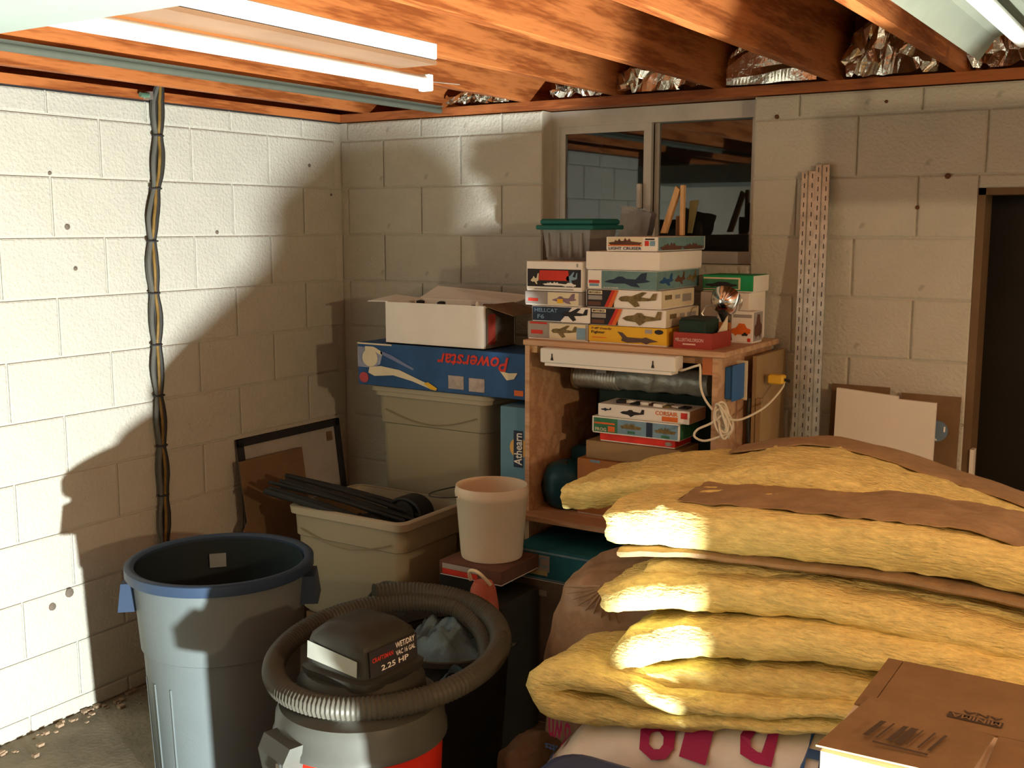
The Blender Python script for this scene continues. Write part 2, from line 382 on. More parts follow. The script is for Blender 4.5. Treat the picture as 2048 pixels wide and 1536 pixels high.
t = thing('reflector_light', 'unlit pale ribbed shop light under the joists at upper right', 'light fixture', (2.9, -1.3, 2.2))
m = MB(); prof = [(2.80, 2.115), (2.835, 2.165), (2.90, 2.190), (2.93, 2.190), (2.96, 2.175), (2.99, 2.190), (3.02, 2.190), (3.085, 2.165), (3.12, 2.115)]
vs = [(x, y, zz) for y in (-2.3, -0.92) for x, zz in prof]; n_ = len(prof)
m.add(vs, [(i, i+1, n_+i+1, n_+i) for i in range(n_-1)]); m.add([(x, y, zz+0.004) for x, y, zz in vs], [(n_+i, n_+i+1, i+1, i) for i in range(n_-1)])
part(m, 'reflector', mat('shaded_enamel', (0.15, 0.16, 0.12), 0.55, 0.1), t)  # dark colour stands for the shade on the pale reflector
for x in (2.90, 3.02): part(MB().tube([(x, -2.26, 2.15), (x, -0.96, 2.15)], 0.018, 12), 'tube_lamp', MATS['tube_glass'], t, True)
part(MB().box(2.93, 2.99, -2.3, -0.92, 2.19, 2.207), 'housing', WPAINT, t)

t = thing('overhead_duct', 'white painted boxed duct crossing under the joists at top left', 'duct', (0.9, -3.1, 2.0))
part(MB().box(-0.0, 2.28, -3.55, -2.82, 1.998, 2.118, 0.002), 'duct_or_panel_body', DUCTW, t)
part(MB().box(0.9, 1.6, -3.0, -2.998, 1.9965, 1.998).box(1.2, 1.203, -3.3, -2.9, 1.9965, 1.998), 'scribed_line', mat('pencil', (0.3, 0.33, 0.3), 0.8), t)

t = thing('shadow_panel', 'flat gray panel added right of the view to shade the back wall', 'duct', (3.4, -1.05, 2.0))
part(MB().box(3.15, 3.75, -1.00, -0.96, 1.845, 2.065, 0.004), 'duct_or_panel_body', GALV, t)  # unseen panel added to cast the dark patch on the back wall
for x in (3.25, 3.65): part(MB().box(x, x+0.02, -1.004, -1.000, 2.0, 2.215), 'hanger_strap', GALV, t)
tag(build(MB().tube([(0.56, y, 2.196) for y in (-5.9, -3, -1, -0.02)], 0.0125, 10).box(0.525, 0.60, -5.9, -0.05, 2.2045, 2.2085), 'conduit', CONDUIT, smooth=True), 'thin gray conduit strip fixed along the underside of a joist', 'conduit')

# dark cable bundle down the left wall
t = thing('cable_bundle', 'dark vertical bundle of tied cables on the left wall', 'cables', (0.03, -1.07, 0.1))
ys = [(2.30, -1.00), (2.17, -1.03), (2.0, -1.035), (1.9, -1.045), (1.75, -1.075), (1.6, -1.085), (1.4, -1.08), (1.2, -1.085), (1.0, -1.08), (0.8, -1.08), (0.5, -1.09), (0.1, -1.09)]
def cpath(dy, dx, ph):
    out = []
    for k in range(len(ys)-1):
        for q in range(6):
            u = q/6; zz = ys[k][0]*(1-u)+ys[k+1][0]*u; yy = ys[k][1]*(1-u)+ys[k+1][1]*u
            bulge = 0.45+0.9*abs(math.sin(PI*(zz+0.04)/0.19))
            out.append((0.028+dx*bulge, yy+dy*bulge+0.002*math.sin(zz*9+ph), zz))
    return out
for dy, dx, r_, mm, ph in ((-0.016, 0.004, 0.0075, CABG, 0), (0.000, 0.008, 0.006, CABC, 1), (0.011, 0.004, 0.011, CABD, 2), (0.004, -0.006, 0.012, CABD, 3), (-0.010, -0.005, 0.009, CABG, 4)):
    part(MB().tube(cpath(dy, dx, ph), r_, 8), 'cable', mm, t, True)
for k in range(11):
    zz = 2.05-0.19*k
    if zz < 0.15: break
    yy = None
    for j in range(len(ys)-1):
        if ys[j][0] >= zz >= ys[j+1][0]: u = (ys[j][0]-zz)/(ys[j][0]-ys[j+1][0]); yy = ys[j][1]*(1-u)+ys[j+1][1]*u
    part(MB().lathe([(0.023, -0.003), (0.025, 0), (0.023, 0.003)], 14, 0.028, yy, zz, sx=0.8), 'cable_tie', BLK, t)
part(MB().box(0.004, 0.012, -1.075, -0.985, 2.178, 2.200).box(0.012, 0.04, -1.07, -1.055, 2.175, 2.203), 'pipe_clamp', GALV, t)
part(MB().tube([(0.03, -1.07, 2.189), (0.03, -1.105, 2.189)], 0.009, 8), 'clamp_screw', mat('green_brass', (0.15, 0.3, 0.2), 0.4, metal=0.5), t)

# crumpled foil in the joist bays
for i, (xa, xb, h, lab) in enumerate(((1.12, 1.34, 0.06, 'small crumpled foil insulation scrap in the joist bay left of the window top'), (1.40, 1.74, 0.12, 'crumpled foil insulation above the left half of the window'), (1.82, 2.14, 0.16, 'long creased foil insulation above the right half of the window'),
                         (2.24, 2.54, 0.20, 'loose foil insulation in the joist bay right of the window'), (2.62, 2.95, 0.23, 'tall golden-lit foil insulation beside the ribbed light'), (0.62, 0.92, 0.04, 'thin foil edge showing in the bay near the corner'))):
    m = MB(); nx, ny = 26, 12
    for a in range(nx+1):
        for b in range(ny+1):
            u, v = a/nx, b/ny
            p = Vector((xa+(xb-xa)*u, -0.05-0.10*math.sin(v*PI)*0.6+0.16*v, 2.213+h*math.sin(PI*v*0.9)*(0.55+0.45*math.sin(PI*u))))
            q = noise.noise_vector(Vector((u*7, v*9, i*5)))*0.030+noise.noise_vector(Vector((u*19, v*21, i*5+9)))*0.013
            if i == 2: q = Vector((0, noise.noise(Vector((u*1.5, v*16, 3)))*0.03, noise.noise(Vector((u*1.5, v*16, 8)))*0.03))
            p += q; p.z = max(2.2105, min(p.z, 2.43)); p.y = min(p.y, 0.14); p.x = min(max(p.x, xa-0.03), xb+0.03)
            m.v.append(tuple(p))
    for a in range(nx):
        for b in range(ny):
            k = a*(ny+1)+b; m.f.append((k, k+1, k+ny+2)); m.f.append((k, k+ny+2, k+ny+1))
    tag(build(m, 'foil_insulation', FOIL, loc=((xa+xb)/2, -0.03, 2.211)), lab, 'insulation')

# ---------------------------------------------------------------- printed shapes (normalised outlines)
JET = [(0, .35), (.10, .48), (.22, .55), (.30, .72), (.40, .72), (.48, .58), (.68, .56), (.80, .95), (.92, 1.0), (.90, .55), (1.0, .45), (.88, .36), (.70, .30), (.78, .05), (.60, .10), (.45, .28), (.22, .25)]
PROP = [(0, .50), (.06, .66), (.20, .72), (.34, .70), (.62, 1.0), (.74, .98), (.58, .66), (.82, .60), (.90, .92), (1.0, .95), (.97, .50), (.70, .42), (.48, .40), (.56, .10), (.44, .0), (.26, .36), (.08, .36)]
SIDE = [(0, .45), (.12, .62), (.30, .68), (.38, .85), (.50, .85), (.56, .68), (.84, .60), (.90, 1.0), (1, 1.0), (.98, .45), (.6, .28), (.45, .0), (.35, .22), (.1, .30)]
JETR = [(0, 1.0), (.12, .95), (.24, .55), (.60, .52), (.70, .62), (.80, .50), (1.0, .30), (.80, .16), (.72, .0), (.60, .14), (.25, .05), (.10, .20), (.12, .5)]
SHIP = [(0, .35), (.08, .45), (.18, .48), (.22, .75), (.27, .55), (.33, .90), (.38, .60), (.46, .62), (.50, 1.0), (.56, .65), (.63, .92), (.68, .55), (.80, .50), (1.0, .42), (.92, .0), (.10, .0)]
CAR = [(0, .2), (.03, .55), (.25, .65), (.40, 1.0), (.68, .98), (.80, .66), (1.0, .55), (.98, .25), (.85, .15), (.80, 0), (.70, .15), (.30, .12), (.22, 0), (.14, .15)]
SCOPE = [(0, .55), (.02, .85), (.2, .95), (.5, .82), (.85, .35), (1.0, .18), (.96, .0), (.7, .3), (.4, .52), (.1, .40)]

class Face:
    """maps print coordinates 0..1 onto one face of a box in world space"""
    def __init__(s, side, x0, x1, y0, y1, z0, z1): s.s = side; s.b = (x0, x1, y0, y1, z0, z1); s.k = 0
    def at(s, u, v, lay):
        x0, x1, y0, y1, z0, z1 = s.b; e = 0.0008*lay
        if s.s == 'F': return (x0+(x1-x0)*u, y0-e, z0+(z1-z0)*v)
        if s.s == 'R': return (x1+e, y0+(y1-y0)*u, z0+(z1-z0)*v)
        if s.s == 'T': return (x0+(x1-x0)*u, y0+(y1-y0)*v, z1+e)
    def rect(s, a, b, c, d, m, par, name='printed_panel', lay=1):
        return part(MB().poly([s.at(a, c, lay), s.at(b, c, lay), s.at(b, d, lay), s.at(a, d, lay)]), name, m, par)
    def shape(s, pts, a, b, c, d, m, par, name='printed_picture', lay=2):
        return part(MB().poly([s.at(a+(b-a)*p[0], c+(d-c)*p[1], lay) for p in pts]), name, m, par)
    def text(s, txt, a, b, c, d, m, par, name='printed_lettering', lay=2, rot=0, shear=0.0):
        def fn(u, v):
            if rot == 0: return s.at(a+u*(b-a), c+v*(d-c), lay)
            if rot == 180: return s.at(b-u*(b-a), d-v*(d-c), lay)
            if rot == 90: return s.at(b-v*(b-a), c+u*(d-c), lay)
        return part(text_mb(txt, 1, 1, fn, shear), name, m, par)

def kit(label, x0, x1, y0, y1, z0, z1, m, group=None, side=None, lidfrac=1.0, name='model_kit_box'):
    """a lidded carton: lid over a slightly smaller tray"""
    t = thing(name, label, 'box', ((x0+x1)/2, (y0+y1)/2, z0), 0, group)
    g = 0.002
    part(MB().box(x0+g, x1-g, y0+g, y1-g, z0+0.0004, z0+0.35*(z1-z0), 0.0), 'box_tray', WHITE if m is not TAN else TAN, t)
    lid = part(MB().box(x0, x1, y0, y1, z0+0.004, z1-0.0006, 0.0012), 'box_lid', m, t)
    if side: Face('R', x0, x1, y0, y1, z0, z1).rect(0.02, 0.98, 0.06, 0.97, side, lid)
    return lid, Face('F', x0, x1, y0, y1, z0, z1), Face('R', x0, x1, y0, y1, z0, z1)

# ---------------------------------------------------------------- shelf cabinet
CZ = 1.332
t = thing('shelf_cabinet', 'open-fronted particle board shelf cabinet against the back wall under the window', 'cabinet', (1.66, -0.28, 0))
part(MB().box(1.290, 2.035, -0.545, -0.03, CZ-0.019, CZ, 0.002), 'top_board', PLY, t)
part(MB().box(1.296, 1.314, -0.54, -0.03, 0, CZ-0.019), 'side_panel', PLY, t)
part(MB().box(1.990, 2.008, -0.53, -0.03, 0, CZ-0.019), 'side_panel', PLY, t)
part(MB().box(1.235, 2.0, -0.60, -0.03, 0.700, 0.719, 0.002), 'shelf_board', PLY, t)
part(MB().box(1.314, 1.990, -0.036, -0.03, 0.02, CZ-0.019), 'back_panel', mat('dark_hardboard', (0.06, 0.04, 0.025), 0.8), t)
part(MB().box(1.314, 1.99, -0.50, -0.48, 1.285, 1.313), 'front_cleat', PLY, t)
part(MB().box(1.314, 1.34, -0.53, -0.50, 1.287, 1.313), 'corner_block', LWOOD, t)
part(MB().box(1.955, 1.99, -0.53, -0.50, 1.255, 1.313), 'corner_block', mat('redwood_block', (0.5, 0.17, 0.06), 0.6), t)

t = thing('side_board', 'brown board leaning upright along the right side of the cabinet', 'board', (2.10, -0.2, 0))
part(MB().box(2.050, 2.064, -0.33, -0.04, 0, 1.30), 'board_face', TAN, t)
part(MB().box(2.062, 2.082, -0.33, -0.31, 0, 1.16), 'edge_strip', TAN, t)

# stack on the left of the cabinet top
t, F, Rr = kit('gray model jet box at the bottom of the left stack on the cabinet', 1.282, 1.524, -0.50, -0.16, CZ, 1.394, GRAYC, side=GRAYC)
F.rect(0.02, 0.34, 0.1, 0.86, GRAYC, t); F.rect(0.06, 0.26, 0.30, 0.52, RED, t, 'printed_logo', 2); F.rect(0.04, 0.33, 0.86, 0.97, RED, t, 'printed_stripe')
F.rect(0.37, 0.96, 0.08, 0.93, CREAM, t); F.shape(PROP, 0.40, 0.82, 0.14, 0.86, OLIVE, t); F.rect(0.82, 0.96, 0.12, 0.75, SKYB, t, lay=3)
t, F, Rr = kit('black and white model plane box second from the bottom of the left stack', 1.300, 1.530, -0.50, -0.16, 1.395, 1.450, WHITE, side=CREAM)
F.rect(0.01, 0.50, 0.06, 0.95, NAVY, t); F.shape([(0, 0), (1, 1), (1, 1), (.0, 1)], 0.5, 0.70, 0.06, 0.95, NAVY, t, 'printed_panel', 1)
F.shape(PROP, 0.52, 0.97, 0.10, 0.93, BLK, t); F.text('HELLCAT', 0.05, 0.45, 0.60, 0.84, SKYB, t); F.text('F6', 0.10, 0.22, 0.18, 0.46, SKYB, t)
t, F, Rr = kit('gray model box with orange and purple aircraft print third in the left stack', 1.271, 1.498, -0.50, -0.19, 1.451, 1.500, GRAYC, side=GRAYC)
F.rect(0.02, 0.38, 0.08, 0.93, GRAYC, t); F.rect(0.06, 0.24, 0.28, 0.50, RED, t, 'printed_logo', 2); F.rect(0.41, 0.95, 0.06, 0.95, CREAM, t)
F.shape(JET, 0.48, 0.92, 0.12, 0.90, mat('mauve_ink', (0.25, 0.17, 0.22), 0.7, 0.4, 30), t); F.rect(0.58, 0.68, 0.2, 0.5, YEL, t, lay=3)
t, F, Rr = kit('tall white-edged box with red and black space ship print on the left stack', 1.277, 1.499, -0.50, -0.20, 1.501, 1.604, WHITE, side=WHITE)
F.rect(0.02, 0.98, 0.15, 0.74, BLK, t); F.shape([(0, 0), (.05, 1), (.96, 1), (1, 0)], 0.22, 0.78, 0.36, 0.70, RED, t)
F.shape(SHIP, 0.30, 0.72, 0.20, 0.32, WHITE, t); F.shape(JET, 0.08, 0.24, 0.20, 0.60, CREAM, t); F.shape(PROP, 0.72, 0.92, 0.20, 0.66, SKYB, t); F.shape(CAR, 0.66, 0.90, 0.16, 0.30, WHITE, t, lay=3)
F.rect(0.90, 0.93, 0.82, 0.93, GRAYC, t, 'printed_mark'); F.rect(0.15, 0.85, 0.05, 0.09, GRAYC, t, 'printed_line', 2)

# green-lidded container behind and above
t = thing('storage_container', 'clear plastic container with a dark green lid on the left stack', 'container', (1.38, -0.30, 1.605))
m = MB(); 
for k, (d, zz) in enumerate(((0.012, 1.605), (0.0, 1.712))):
    m.v += [(1.283+d, -0.40+d, zz), (1.475-d, -0.40+d, zz), (1.475-d, -0.205-d, zz), (1.283+d, -0.205-d, zz)]
m.f = [(3, 2, 1, 0), (0, 1, 5, 4), (1, 2, 6, 5), (2, 3, 7, 6), (3, 0, 4, 7)]
part(m, 'container_body', CLEARP, t)
for k in range(4): part(MB().box(1.30+k*0.045, 1.308+k*0.045, -0.403, -0.395, 1.615, 1.70), 'moulded_rib', CLEARP, t)
part(MB().box(1.262, 1.492, -0.415, -0.175, 1.712, 1.728, 0.003).box(1.272, 1.482, -0.405, -0.185, 1.728, 1.750, 0.006), 'container_lid', TEALP, t)
part(MB().box(1.31, 1.45, -0.37, -0.24, 1.61, 1.64), 'contents', BROWN, t)

# centre stack
t, F, Rr = kit('yellow Fighter jet kit box at the bottom of the centre stack', 1.526, 1.816, -0.50, -0.33, CZ, 1.392, YEL, side=YEL)
F.text('F-8F Deadly', 0.04, 0.31, 0.74, 0.90, BROWN, t, shear=0.2); F.text('Fighter', 0.04, 0.22, 0.50, 0.70, BLK, t); F.shape(JETR, 0.38, 0.90, 0.08, 0.70, mat('gunship_ink', (0.10, 0.07, 0.06), 0.7, 0.3), t)
F.rect(0.05, 0.24, 0.30, 0.35, ORNG, t, 'printed_line', 2)
F.rect(0.73, 0.82, 0.68, 0.90, GRAYC, t, 'printed_mark'); F.shape([(.5+.5*math.cos(a*PI/8), .5+.5*math.sin(a*PI/8)) for a in range(16)], 0.85, 0.96, 0.66, 0.92, BLK, t, 'printed_logo')
def matchkit(label, x0, x1, z0, z1, pic, d=0.0):
    t, F, Rr = kit(label, x0, x1, -0.50+d, -0.23+d, z0, z1, WHITE, side=CREAM)
    F.rect(0.01, 0.26, 0.03, 0.97, BLK, t); F.shape([(0, 0), (1, 0), (1, 0), (1, 1), (0, 1)], 0.26, 0.38, 0.03, 0.97, BLK, t, 'printed_panel', 1)
    F.shape([(.0, 0), (.55, 0), (1, 1), (.6, 1)], 0.25, 0.42, 0.03, 0.97, RED, t, 'printed_stripe', 2); F.shape([(.0, 0), (.4, 0), (1, 1), (.7, 1)], 0.30, 0.44, 0.03, 0.97, ORNG, t, 'printed_stripe', 3)
    F.rect(0.03, 0.22, 0.72, 0.92, CREAM, t, 'printed_logo', 2); F.text('MATCHBOX', 0.045, 0.205, 0.76, 0.88, BLK, t, lay=3)
    F.rect(0.03, 0.22, 0.42, 0.66, GRAYC, t, 'printed_panel', 2); F.rect(0.03, 0.20, 0.10, 0.32, BROWN, t, 'printed_panel', 2)
    F.shape(pic, 0.44, 0.95, 0.08, 0.92, OLIVE, t, lay=4)
    Rr.rect(0.1, 0.3, 0.5, 0.75, OLIVE, t, lay=2); Rr.rect(0.4, 0.55, 0.5, 0.72, GRAYC, t, lay=2); Rr.rect(0.62, 0.9, 0.3, 0.72, GRAYC, t, lay=2)
matchkit('black and orange striped bomber kit box above the yellow box', 1.530, 1.812, 1.393, 1.452, SIDE)
matchkit('black and orange striped biplane kit box third in the centre stack', 1.516, 1.794, 1.453, 1.514, PROP, 0.0)
t, F, Rr = kit('teal jet fighter kit box with white left end in the centre stack', 1.520, 1.776, -0.50, -0.15, 1.515, 1.579, WHITE)
F.rect(0.21, 1.0, 0.03, 0.96, TEAL, t); F.shape(JET, 0.25, 0.92, 0.10, 0.90, NAVY, t); F.rect(0.02, 0.18, 0.30, 0.46, RED, t, 'printed_logo'); F.rect(0.03, 0.17, 0.14, 0.28, SKYB, t, 'printed_logo')
Rr.rect(0, 1, 0.03, 0.96, TEAL, t); Rr.shape(JET, 0.05, 0.38, 0.15, 0.85, BLUEC, t); Rr.shape(JET, 0.40, 0.66, 0.15, 0.9, BROWN, t); Rr.shape(JET, 0.68, 0.95, 0.2, 0.9, OLIVE, t)
F.text('A-4 SKYHAWK', 0.24, 0.46, 0.05, 0.12, WHITE, t)
t, F, Rr = kit('plain white lidded box with no print in the centre stack', 1.516, 1.788, -0.505, -0.155, 1.580, 1.641, WHITE)
t, F, Rr = kit('white warship kit box on top of the centre stack', 1.590, 1.776, -0.50, -0.10, 1.642, 1.690, WHITE, side=TEAL)
F.rect(0.03, 0.72, 0.36, 0.93, CREAM, t); F.shape(SHIP, 0.04, 0.71, 0.38, 0.92, BROWN, t); F.rect(0.04, 0.71, 0.36, 0.44, ORNG, t, 'printed_stripe', 3)
F.text('LIGHT CRUISER', 0.05, 0.70, 0.10, 0.30, NAVY, t); F.rect(0.76, 0.84, 0.38, 0.72, RED, t, 'printed_logo'); F.rect(0.86, 0.96, 0.38, 0.72, SKYB, t, 'printed_logo'); F.rect(0.77, 0.95, 0.78, 0.88, BLK, t, 'printed_line', 2)
Rr.shape(SHIP, 0.04, 0.5, 0.1, 0.6, BROWN, t, lay=3); Rr.shape(SHIP, 0.5, 0.96, 0.1, 0.55, BROWN, t, lay=3)

# wooden frame and bag standing on the stack in front of the window
t = thing('wooden_stand', 'small folded wooden stand before the right window pane', 'stand', (1.70, -0.2, 1.69))
part(MB().prism([(1.652, -0.21, 1.70), (1.672, -0.21, 1.70), (1.722, -0.21, 1.850), (1.706, -0.21, 1.862)], (0, 0.02, 0)), 'leg', LWOOD, t)
part(MB().box(1.724, 1.738, -0.21, -0.19, 1.692, 1.866, 0.002), 'leg', LWOOD, t)
part(MB().box(1.704, 1.724, -0.195, -0.185, 1.692, 1.76), 'back_slat', TAND, t)
part(MB().prism([(1.738, -0.17, 1.70), (1.752, -0.17, 1.70), (1.775, -0.17, 1.815), (1.745, -0.17, 1.812)], (0, 0.01, 0)), 'side_plate', mat('olive_plastic', (0.20, 0.18, 0.08), 0.6), t)
t = thing('plastic_bag', 'cloudy gray plastic bag before the window mullion', 'bag', (1.55, -0.19, 1.642))
m = MB()
for a in range(9):
    for b in range(9):
        u, v = a/8, b/8; p = Vector((1.490+0.115*u-0.02*(1-v), -0.19+0.03*math.sin(u*PI), 1.643+v*(0.155-0.03*u)))
        m.v.append(tuple(p+noise.noise_vector(p*30)*0.012*(v)))
for a in range(8):
    for b in range(8): k = a*9+b; m.f.append((k, k+9, k+10, k+1))
o_ = len(m.v); m.v += [(x, y+0.045, z) for x, y, z in m.v[:o_]]; m.f += [tuple(i+o_ for i in f)[::-1] for f in list(m.f)]
part(m, 'bag_body', FILM, t, True)
t = thing('glue_tube', 'pale upright tube standing beside the mullion on the plain white box', 'tube', (1.62, -0.16, 1.642))
part(MB().lathe([(0.014, 0), (0.014, 0.075), (0.006, 0.09), (0.006, 0.10)], 14, 1.568, -0.11, 1.642), 'tube_body', WHITE, t, True)

# maroon tray, reflector lamp, green crate, boxes on the right of the cabinet top
t = thing('maroon_tray', 'open maroon printed box with odds and ends at the front right of the cabinet top', 'box', (1.91, -0.43, CZ))
part(MB().box(1.842, 1.976, -0.505, -0.500, CZ, 1.384).box(1.842, 1.846, -0.500, -0.345, CZ, 1.384).box(1.972, 1.976, -0.500, -0.345, CZ, 1.384).box(1.842, 1.976, -0.345, -0.341, CZ, 1.384).box(1.846, 1.972, -0.5, -0.345, CZ, CZ+0.003), 'box_tray', MAROON, t)
F = Face('F', 1.842, 1.976, -0.505, -0.341, CZ, 1.384)
F.text('MILLERTAILORSON', 0.05, 0.78, 0.44, 0.66, mat('pink_ink', (0.72, 0.45, 0.36), 0.7), t); F.rect(0.25, 0.58, 0.24, 0.33, MATS['pink_ink'], t, 'printed_line', 2)
t = thing('dark_crate', 'black-green plastic bin sitting in the maroon tray', 'bin', (1.9, -0.42, 1.336))
part(MB().box(1.852, 1.945, -0.49, -0.37, 1.336, 1.425, 0.004), 'bin_body', DGRN, t); part(MB().box(1.858, 1.939, -0.484, -0.376, 1.425, 1.430), 'bin_rim', BLACK, t)
t = thing('instruction_card', 'folded cream card leaning in the right end of the maroon tray', 'card', (1.96, -0.42, 1.336))
part(MB().prism([(1.950, -0.47, 1.336), (1.966, -0.36, 1.336), (1.968, -0.36, 1.432)], (0.003, 0, 0)), 'card_sheet', CREAM, t)
t = thing('reflector_lamp', 'shiny metal bowl reflector lying on the cabinet top by the maroon tray', 'lamp', (1.965, -0.28, CZ))
m = MB().lathe([(0.012, 0), (0.03, 0.008), (0.048, 0.030), (0.055, 0.055), (0.053, 0.055), (0.046, 0.031), (0.028, 0.010)], 28, cap0=True, cap1=False)
rot = Matrix.Rotation(math.radians(-62), 3, 'X') @ Matrix.Rotation(math.radians(25), 3, 'Z')
m.v = [tuple(rot @ Vector(p)+Vector((1.925, -0.305, 1.452))) for p in m.v]
part(m, 'reflector', SILV, t, True)
part(MB().tube([(1.925, -0.300, 1.44), (1.93, -0.27, 1.40), (1.935, -0.26, CZ+0.008)], 0.013, 10), 'lamp_socket', BLACK, t, True)
part(MB().tube([(1.90, -0.315, 1.462), (1.885, -0.345, 1.458), (1.878, -0.36, 1.435), (1.895, -0.35, 1.41)], 0.0035, 6), 'wire_guard', GALV, t, True)
part(MB().box(1.90, 1.96, -0.315, -0.30, 1.36, 1.405, 0.002), 'clamp_grip', mat('rust_orange', (0.42, 0.14, 0.04), 0.6, 0.3), t)
t, F, Rr = kit('plain cream carton behind the reflector lamp under the green box', 1.806, 1.983, -0.20, -0.04, CZ, 1.499, WHITE)
t, F, Rr = kit('bright green kit box with a locomotive print beside the window', 1.812, 1.994, -0.20, -0.04, 1.500, 1.558, GREEN, side=WHITE)
F.rect(0.02, 0.76, 0.14, 0.86, CREAM, t); F.rect(0.02, 0.72, 0.20, 0.76, DG2, t, lay=2); F.shape(CAR, 0.06, 0.70, 0.28, 0.6, BLK, t, lay=3)
t, F, Rr = kit('small upright white box with an orange car picture', 1.940, 2.018, -0.25, -0.16, CZ, 1.440, WHITE, side=GRAYC)
F.shape(CAR, 0.02, 0.90, 0.22, 0.62, ORNG, t); F.rect(0.1, 0.94, 0.80, 0.90, GRAYC, t, 'printed_title', 2); F.rect(0.76, 0.90, 0.05, 0.16, RED, t, 'printed_mark', 2); F.shape(CAR, 0.5, 0.78, 0.22, 0.34, BLK, t, lay=3)
Rr.shape(CAR, 0.1, 0.9, 0.1, 0.9, BROWN, t)

# under-shelf light
t = thing('under_shelf_light', 'white strip light mounted under the front of the cabinet top', 'light fixture', (1.63, -0.57, 1.26))
part(MB().box(1.384, 1.885, -0.585, -0.520, 1.262, 1.312, 0.003), 'housing', WPAINT, t)
for x in (1.432, 1.808): part(MB().prism([(x-0.006, -0.5858, 1.272), (x+0.006, -0.5858, 1.272), (x+0.002, -0.5858, 1.285), (x+0.002, -0.5858, 1.295), (x-0.002, -0.5858, 1.295), (x-0.002, -0.5858, 1.285)], (0, -0.0006, 0)), 'keyhole_slot', BLK, t)
part(MB().box(1.40, 1.87, -0.58, -0.525, 1.252, 1.262), 'diffuser', WHITE, t)
# its cord with the coil tied in a hank
def spl(pts, n=8):
    out = []; P = [Vector(p) for p in pts]
    for i in range(len(P)-1):
        a, b, c, d = P[max(i-1, 0)], P[i], P[i+1], P[min(i+2, len(P)-1)]
        for q in range(n):
            u = q/n; out.append(0.5*((2*b)+(c-a)*u+(2*a-5*b+4*c-d)*u*u+(3*b-a-3*c+d)*u**3))
    out.append(P[-1]); return [tuple(p) for p in out]
t = thing('power_cord', 'white power cord hanked and hanging at the right front of the cabinet', 'cord', (2.03, -0.56, 1.08))
part(MB().tube(spl([(1.885, -0.55, 1.268), (1.90, -0.56, 1.268), (1.955, -0.57, 1.288), (1.965, -0.57, 1.285), (1.970, -0.575, 1.225), (1.985, -0.575, 1.185), (2.005, -0.56, 1.150)]), 0.0038, 7), 'cord_lead', CORDW, t, True)
hk = []
for k in range(150):
    a = k/150*2*PI*6; j = k/150
    hk.append((2.040+0.020*math.sin(a)*(0.8+0.3*math.sin(j*17))+0.012*math.cos(a), -0.555+0.022*math.cos(a*1.02+j*5), 1.118-0.055*math.cos(a)*(0.8+0.25*math.sin(j*11))))
part(MB().tube(hk, 0.0036, 6), 'cord_hank', CORDW, t, True)
part(MB().tube(spl([(2.045, -0.57, 1.14), (2.01, -0.575, 1.11), (1.965, -0.58, 1.085), (1.955, -0.58, 1.062), (1.985, -0.575, 1.050), (2.03, -0.57, 1.065), (2.07, -0.56, 1.09), (2.058, -0.56, 1.12)]), 0.0038, 7), 'cord_loop', CORDW, t, True)
part(MB().tube(spl([(2.05, -0.56, 1.125), (2.085, -0.52, 1.120), (2.115, -0.42, 1.140), (2.125, -0.33, 1.165), (2.13, -0.25, 1.20), (2.10, -0.18, 1.215), (2.06, -0.12, 1.215)]), 0.0036, 7), 'cord_tail', CORDW, t, True)
t = thing('outlet_box', 'bright blue electrical box with a pale cover edge on the cabinet side', 'electrical box', (2.02, -0.4, 1.2))
part(MB().box(2.009, 2.034, -0.47, -0.375, 1.172, 1.276, 0.002), 'box_body', BLUEP, t)
part(MB().prism([(2.0345, -0.475, 1.166), (2.0345, -0.37, 1.166), (2.0345, -0.37, 1.282), (2.0345, -0.475, 1.282)], (0.003, 0, 0)), 'cover_plate', BLUEP, t)
part(MB().box(2.009, 2.046, -0.370, -0.364, 1.158, 1.288), 'cover_edge', CREAM, t)
t = thing('yellow_plug', 'yellow cube plug sticking out beside the cabinet', 'plug', (2.08, -0.25, 1.19))
part(MB().box(2.083, 2.135, -0.28, -0.24, 1.205, 1.235, 0.004), 'plug_body', YPL, t); part(MB().tube([(2.134, -0.26, 1.22), (2.15, -0.25, 1.215)], 0.005, 8), 'plug_collar', BLACK, t)
tag(build(MB().tube(spl([(2.066, -0.40, 1.17), (2.068, -0.41, 1.10), (2.070, -0.40, 0.95), (2.072, -0.39, 0.7), (2.072, -0.38, 0.4), (2.075, -0.37, 0.02)]), 0.006, 7), 'extension_cord', BLACK, smooth=True), 'black cord hanging down beside the cabinet from the blue box', 'cord')

# inside the cabinet
t = thing('flexible_duct', 'ribbed silver flexible duct lying across the upper cabinet behind the light', 'duct', (1.6, -0.3, 1.2))
m = MB(); prof = []
P_ = []
for k in range(60): P_.append((1.392+k*0.003, -0.33, 1.188))
part(MB().tube(P_, 0.042, 20, rf=lambda i, n: 1.0 if i % 4 < 2 else 0.94), 'ribbed_section', GALV, t, True)
part(MB().tube([(1.387, -0.33, 1.188), (1.393, -0.33, 1.188)], 0.047, 20), 'end_collar', TAND, t, True)
m = MB().tube([(1.565+k*0.02, -0.33, 1.198) for k in range(18)], 0.046, 16); m.jitter(0.008, 18, 2); part(m, 'wrapped_section', DUCTF, t, True)
part(MB().box(1.49, 1.53, -0.375, -0.368, 1.21, 1.235), 'duct_label', GRAYC, t)
t = thing('hidden_bin', 'dark green-black bin at the back of the cabinet behind the kit boxes', 'bin', (1.65, -0.15, 0.72))
part(MB().box(1.46, 1.97, -0.24, -0.05, 0.722, 1.12, 0.01), 'bin_body', DGRN, t); part(MB().box(1.45, 1.98, -0.25, -0.04, 1.12, 1.138, 0.004), 'bin_lid', BLACK, t)
